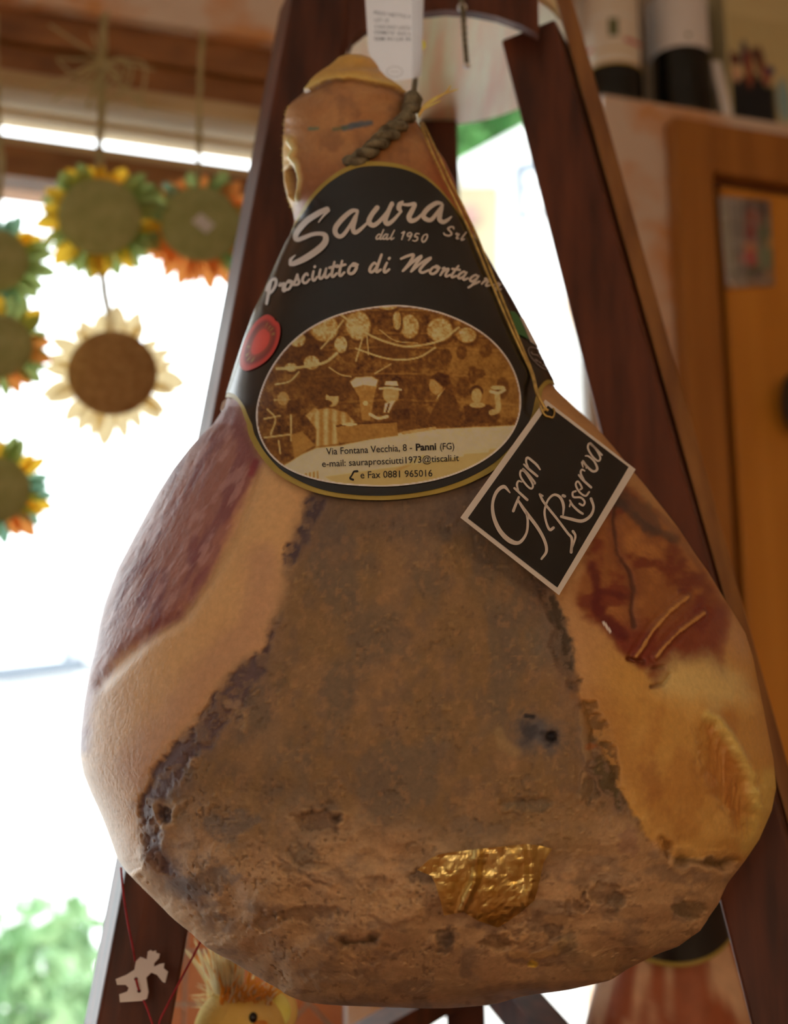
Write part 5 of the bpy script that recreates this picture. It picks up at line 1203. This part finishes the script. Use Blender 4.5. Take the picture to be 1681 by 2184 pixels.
pq = wpx(1558, 606, -0.033); G().ball(W(*pq, -0.0335), 0.0045, 12, 8).build('pin', mat('steel_pin', (0.85, 0.8, 0.7), (0.9, 0.85, 0.75), 20, 0.15, metal=1.0), pp, smooth=True)

# ------------------------------------------------------------------ sunflower garlands in the window
M_g = [mat('petal_yellow', (0.82, 0.46, 0.03), (0.88, 0.6, 0.06), 30, 0.7), mat('petal_green', (0.24, 0.33, 0.10), (0.33, 0.40, 0.14), 30, 0.7), mat('petal_orange', (0.72, 0.24, 0.06), (0.8, 0.34, 0.08), 30, 0.7), mat('petal_cream', (0.85, 0.68, 0.36), (0.9, 0.75, 0.45), 30, 0.7), mat('petal_teal', (0.16, 0.36, 0.26), (0.25, 0.42, 0.28), 30, 0.7)]
for m in M_g:                                              # thin cloth petals let daylight through
    nt = m.node_tree; b = nt.nodes['Principled BSDF']; tr = nt.nodes.new('ShaderNodeBsdfTranslucent'); mx = nt.nodes.new('ShaderNodeMixShader'); mx.inputs[0].default_value = 0.5
    nt.links.new(b.inputs['Base Color'].links[0].from_socket, tr.inputs[0]); nt.links.new(b.outputs[0], mx.inputs[1]); nt.links.new(tr.outputs[0], mx.inputs[2]); nt.links.new(mx.outputs[0], nt.nodes['Material Output'].inputs[0])
M_backd = mat('green_felt', (0.36, 0.38, 0.13), (0.46, 0.47, 0.19), 60, 0.95, 0.4, 300)
M_seed = mat('brown_seed', (0.34, 0.18, 0.06), (0.48, 0.29, 0.11), 120, 0.9, 0.8, 300)
M_raf = mat('raffia', (0.42, 0.36, 0.16), (0.55, 0.47, 0.24), 40, 0.8)
PET = {}
def petal_mesh(m):
    if m.name in PET: return PET[m.name]
    vs = []; N = 7
    for i in range(N):
        t = i / (N - 1); w = 0.20 * math.sin(math.pi * min(1, t * 0.86 + 0.12)) ** 0.8 * (1 if i < N - 1 else 0.05)
        for s in (-1, 0, 1): vs.append((s * w, 0.06 * (1 - abs(s)) + 0.12 * t * t, t))
    me = bpy.data.meshes.new('petal')
    me.from_pydata(vs, [], [(i * 3 + j, i * 3 + j + 1, i * 3 + j + 4, i * 3 + j + 3) for i in range(N - 1) for j in range(2)]); me.materials.append(m)
    me.polygons.foreach_set('use_smooth', [True] * len(me.polygons))
    PET[m.name] = me; return me
def sunflower(u, v, R, rd_, mats, discm, lab_, n=26, seed=0, sticker=False, d=-0.075):
    rg = random.Random(seed)
    s, z = wpx(u, v, d); c = W(s, z, d); k = c.y / (cP - sP * (CY - v) / F) / F * 1.17
    e = tag(empty('sunflower', c), lab_, 'sunflower', 'sunflower garland in the window'); e.rotation_euler = (0, 0, TH * 0.5)
    G().ball((0, 0, 0), (rd_ * k, 0.010, rd_ * k), 28, 12).build('flower_disc', discm, e, smooth=True)
    for o in [x for x in bpy.data.objects if x.parent == e]: o.matrix_parent_inverse = Matrix.Identity(4)
    for i in range(n):
        a = 2 * math.pi * (i + rg.uniform(-.3, .3)) / n; ring = i % 2
        o = bpy.data.objects.new('petal', petal_mesh(mats[rg.randrange(len(mats))])); COL.objects.link(o); o.parent = e
        L = (R - rd_ * 0.72) * k * rg.uniform(0.9, 1.3)
        o.location = (math.sin(a) * rd_ * 0.72 * k, 0.004 + 0.004 * ring, math.cos(a) * rd_ * 0.72 * k)
        o.rotation_euler = (rg.uniform(-.25, .25), a, 0); wv = rg.uniform(0.7, 1.1); o.scale = (L * wv * 1.35, L, L)
    if sticker:
        q = G(); q.box((-0.0, -0.0115, -0.008), (0.024, -0.0105, 0.008)); t = q.build('price_sticker', M_paper, e); t.matrix_parent_inverse = Matrix.Identity(4); t.rotation_euler = (0, math.radians(40), 0); t.location = (-0.006, 0, 0.004)
    return e, c
Yl, Gr, Or, Cr, Te = M_g
f1 = sunflower(213, 462, 112, 76, [Yl, Yl, Gr, Gr], M_backd, 'yellow and green sunflower seen from its felt back below the raffia bow', 36, 1)
f2 = sunflower(428, 478, 112, 74, [Or, Or, Te, Gr], M_backd, 'orange and green sunflower with white price sticker beside the left leg', 36, 2, True)
f3 = sunflower(-12, 556, 100, 62, [Yl, Gr, Te], M_backd, 'yellow and teal sunflower cut by the left edge, uppermost there', 28, 3)
f4 = sunflower(-4, 738, 98, 62, [Yl, Or, Gr, Te], M_backd, 'green-backed sunflower cut by the left edge, middle one there', 28, 4, d=-0.115)
f5 = sunflower(240, 795, 122, 82, [Cr], M_seed, 'brown-centred sunflower with pale cream petals facing the room', 24, 5)
f6 = sunflower(-8, 1045, 100, 62, [Yl, Or, Te, Gr], M_backd, 'green-backed sunflower cut by the left edge, lowest one there', 28, 6)
def cord(us, lab_, bow=None, loop=None):
    pts = []
    for u, v in us:
        s, z = wpx(u, v, -0.068); pts.append(W(s, z, -0.06))
    e = tag(empty('raffia_cord', pts[0]), lab_, 'cord')
    for j in range(5):
        rg = random.Random(j + int(us[0][0])); off = Vector((rg.uniform(-.003, .003), rg.uniform(-.002, .002), 0))
        G().tube([p + off + Vector((rg.uniform(-.0015, .0015), 0, 0)) for p in [Vector(q) for q in catmull(pts, 5)]], 0.0021, 5).build('raffia_strand', M_raf, e)
    if bow:
        rg = random.Random(3); s, z = wpx(bow[0], bow[1], -0.07); c = W(s, z, -0.075); g = G()
        for i in range(16):
            a = rg.uniform(0, 2 * math.pi); L = rg.uniform(0.04, 0.08); d1 = Vector((math.cos(a), rg.uniform(-.2, .2), math.sin(a) * 0.9)) * L
            d2 = Vector((math.cos(a + .7), rg.uniform(-.2, .2), math.sin(a + .7) * 0.9)) * L * 0.7
            g.tube([Vector(p) for p in catmull([c, c + d1 * .7, c + d1, c + d2, c + Vector((0.002, 0, -0.004))] if i % 2 else [c, c + d1 * .5, c + d1 * 1.2], 5)], 0.0017, 4)
        g.build('raffia_bow', M_raf, e)
    return e
cord([(224, 25), (220, 130), (217, 240), (214, 345), (213, 420)], 'raffia cord with a loose bow above the yellow sunflower', bow=(216, 130))
cord([(438, 58), (432, 160), (430, 260), (428, 345), (427, 420)], 'raffia cord from the lintel to the orange sunflower')
cord([(-10, 20), (-4, 250), (4, 345), (-8, 480)], 'raffia cord at the left edge above the uppermost cut sunflower')
cord([(213, 530), (222, 600), (238, 700)], 'short raffia cord between yellow sunflower and brown-centred one')
cord([(-6, 830), (-8, 900), (-8, 960)], 'short raffia cord at the left edge above the lowest cut sunflower')
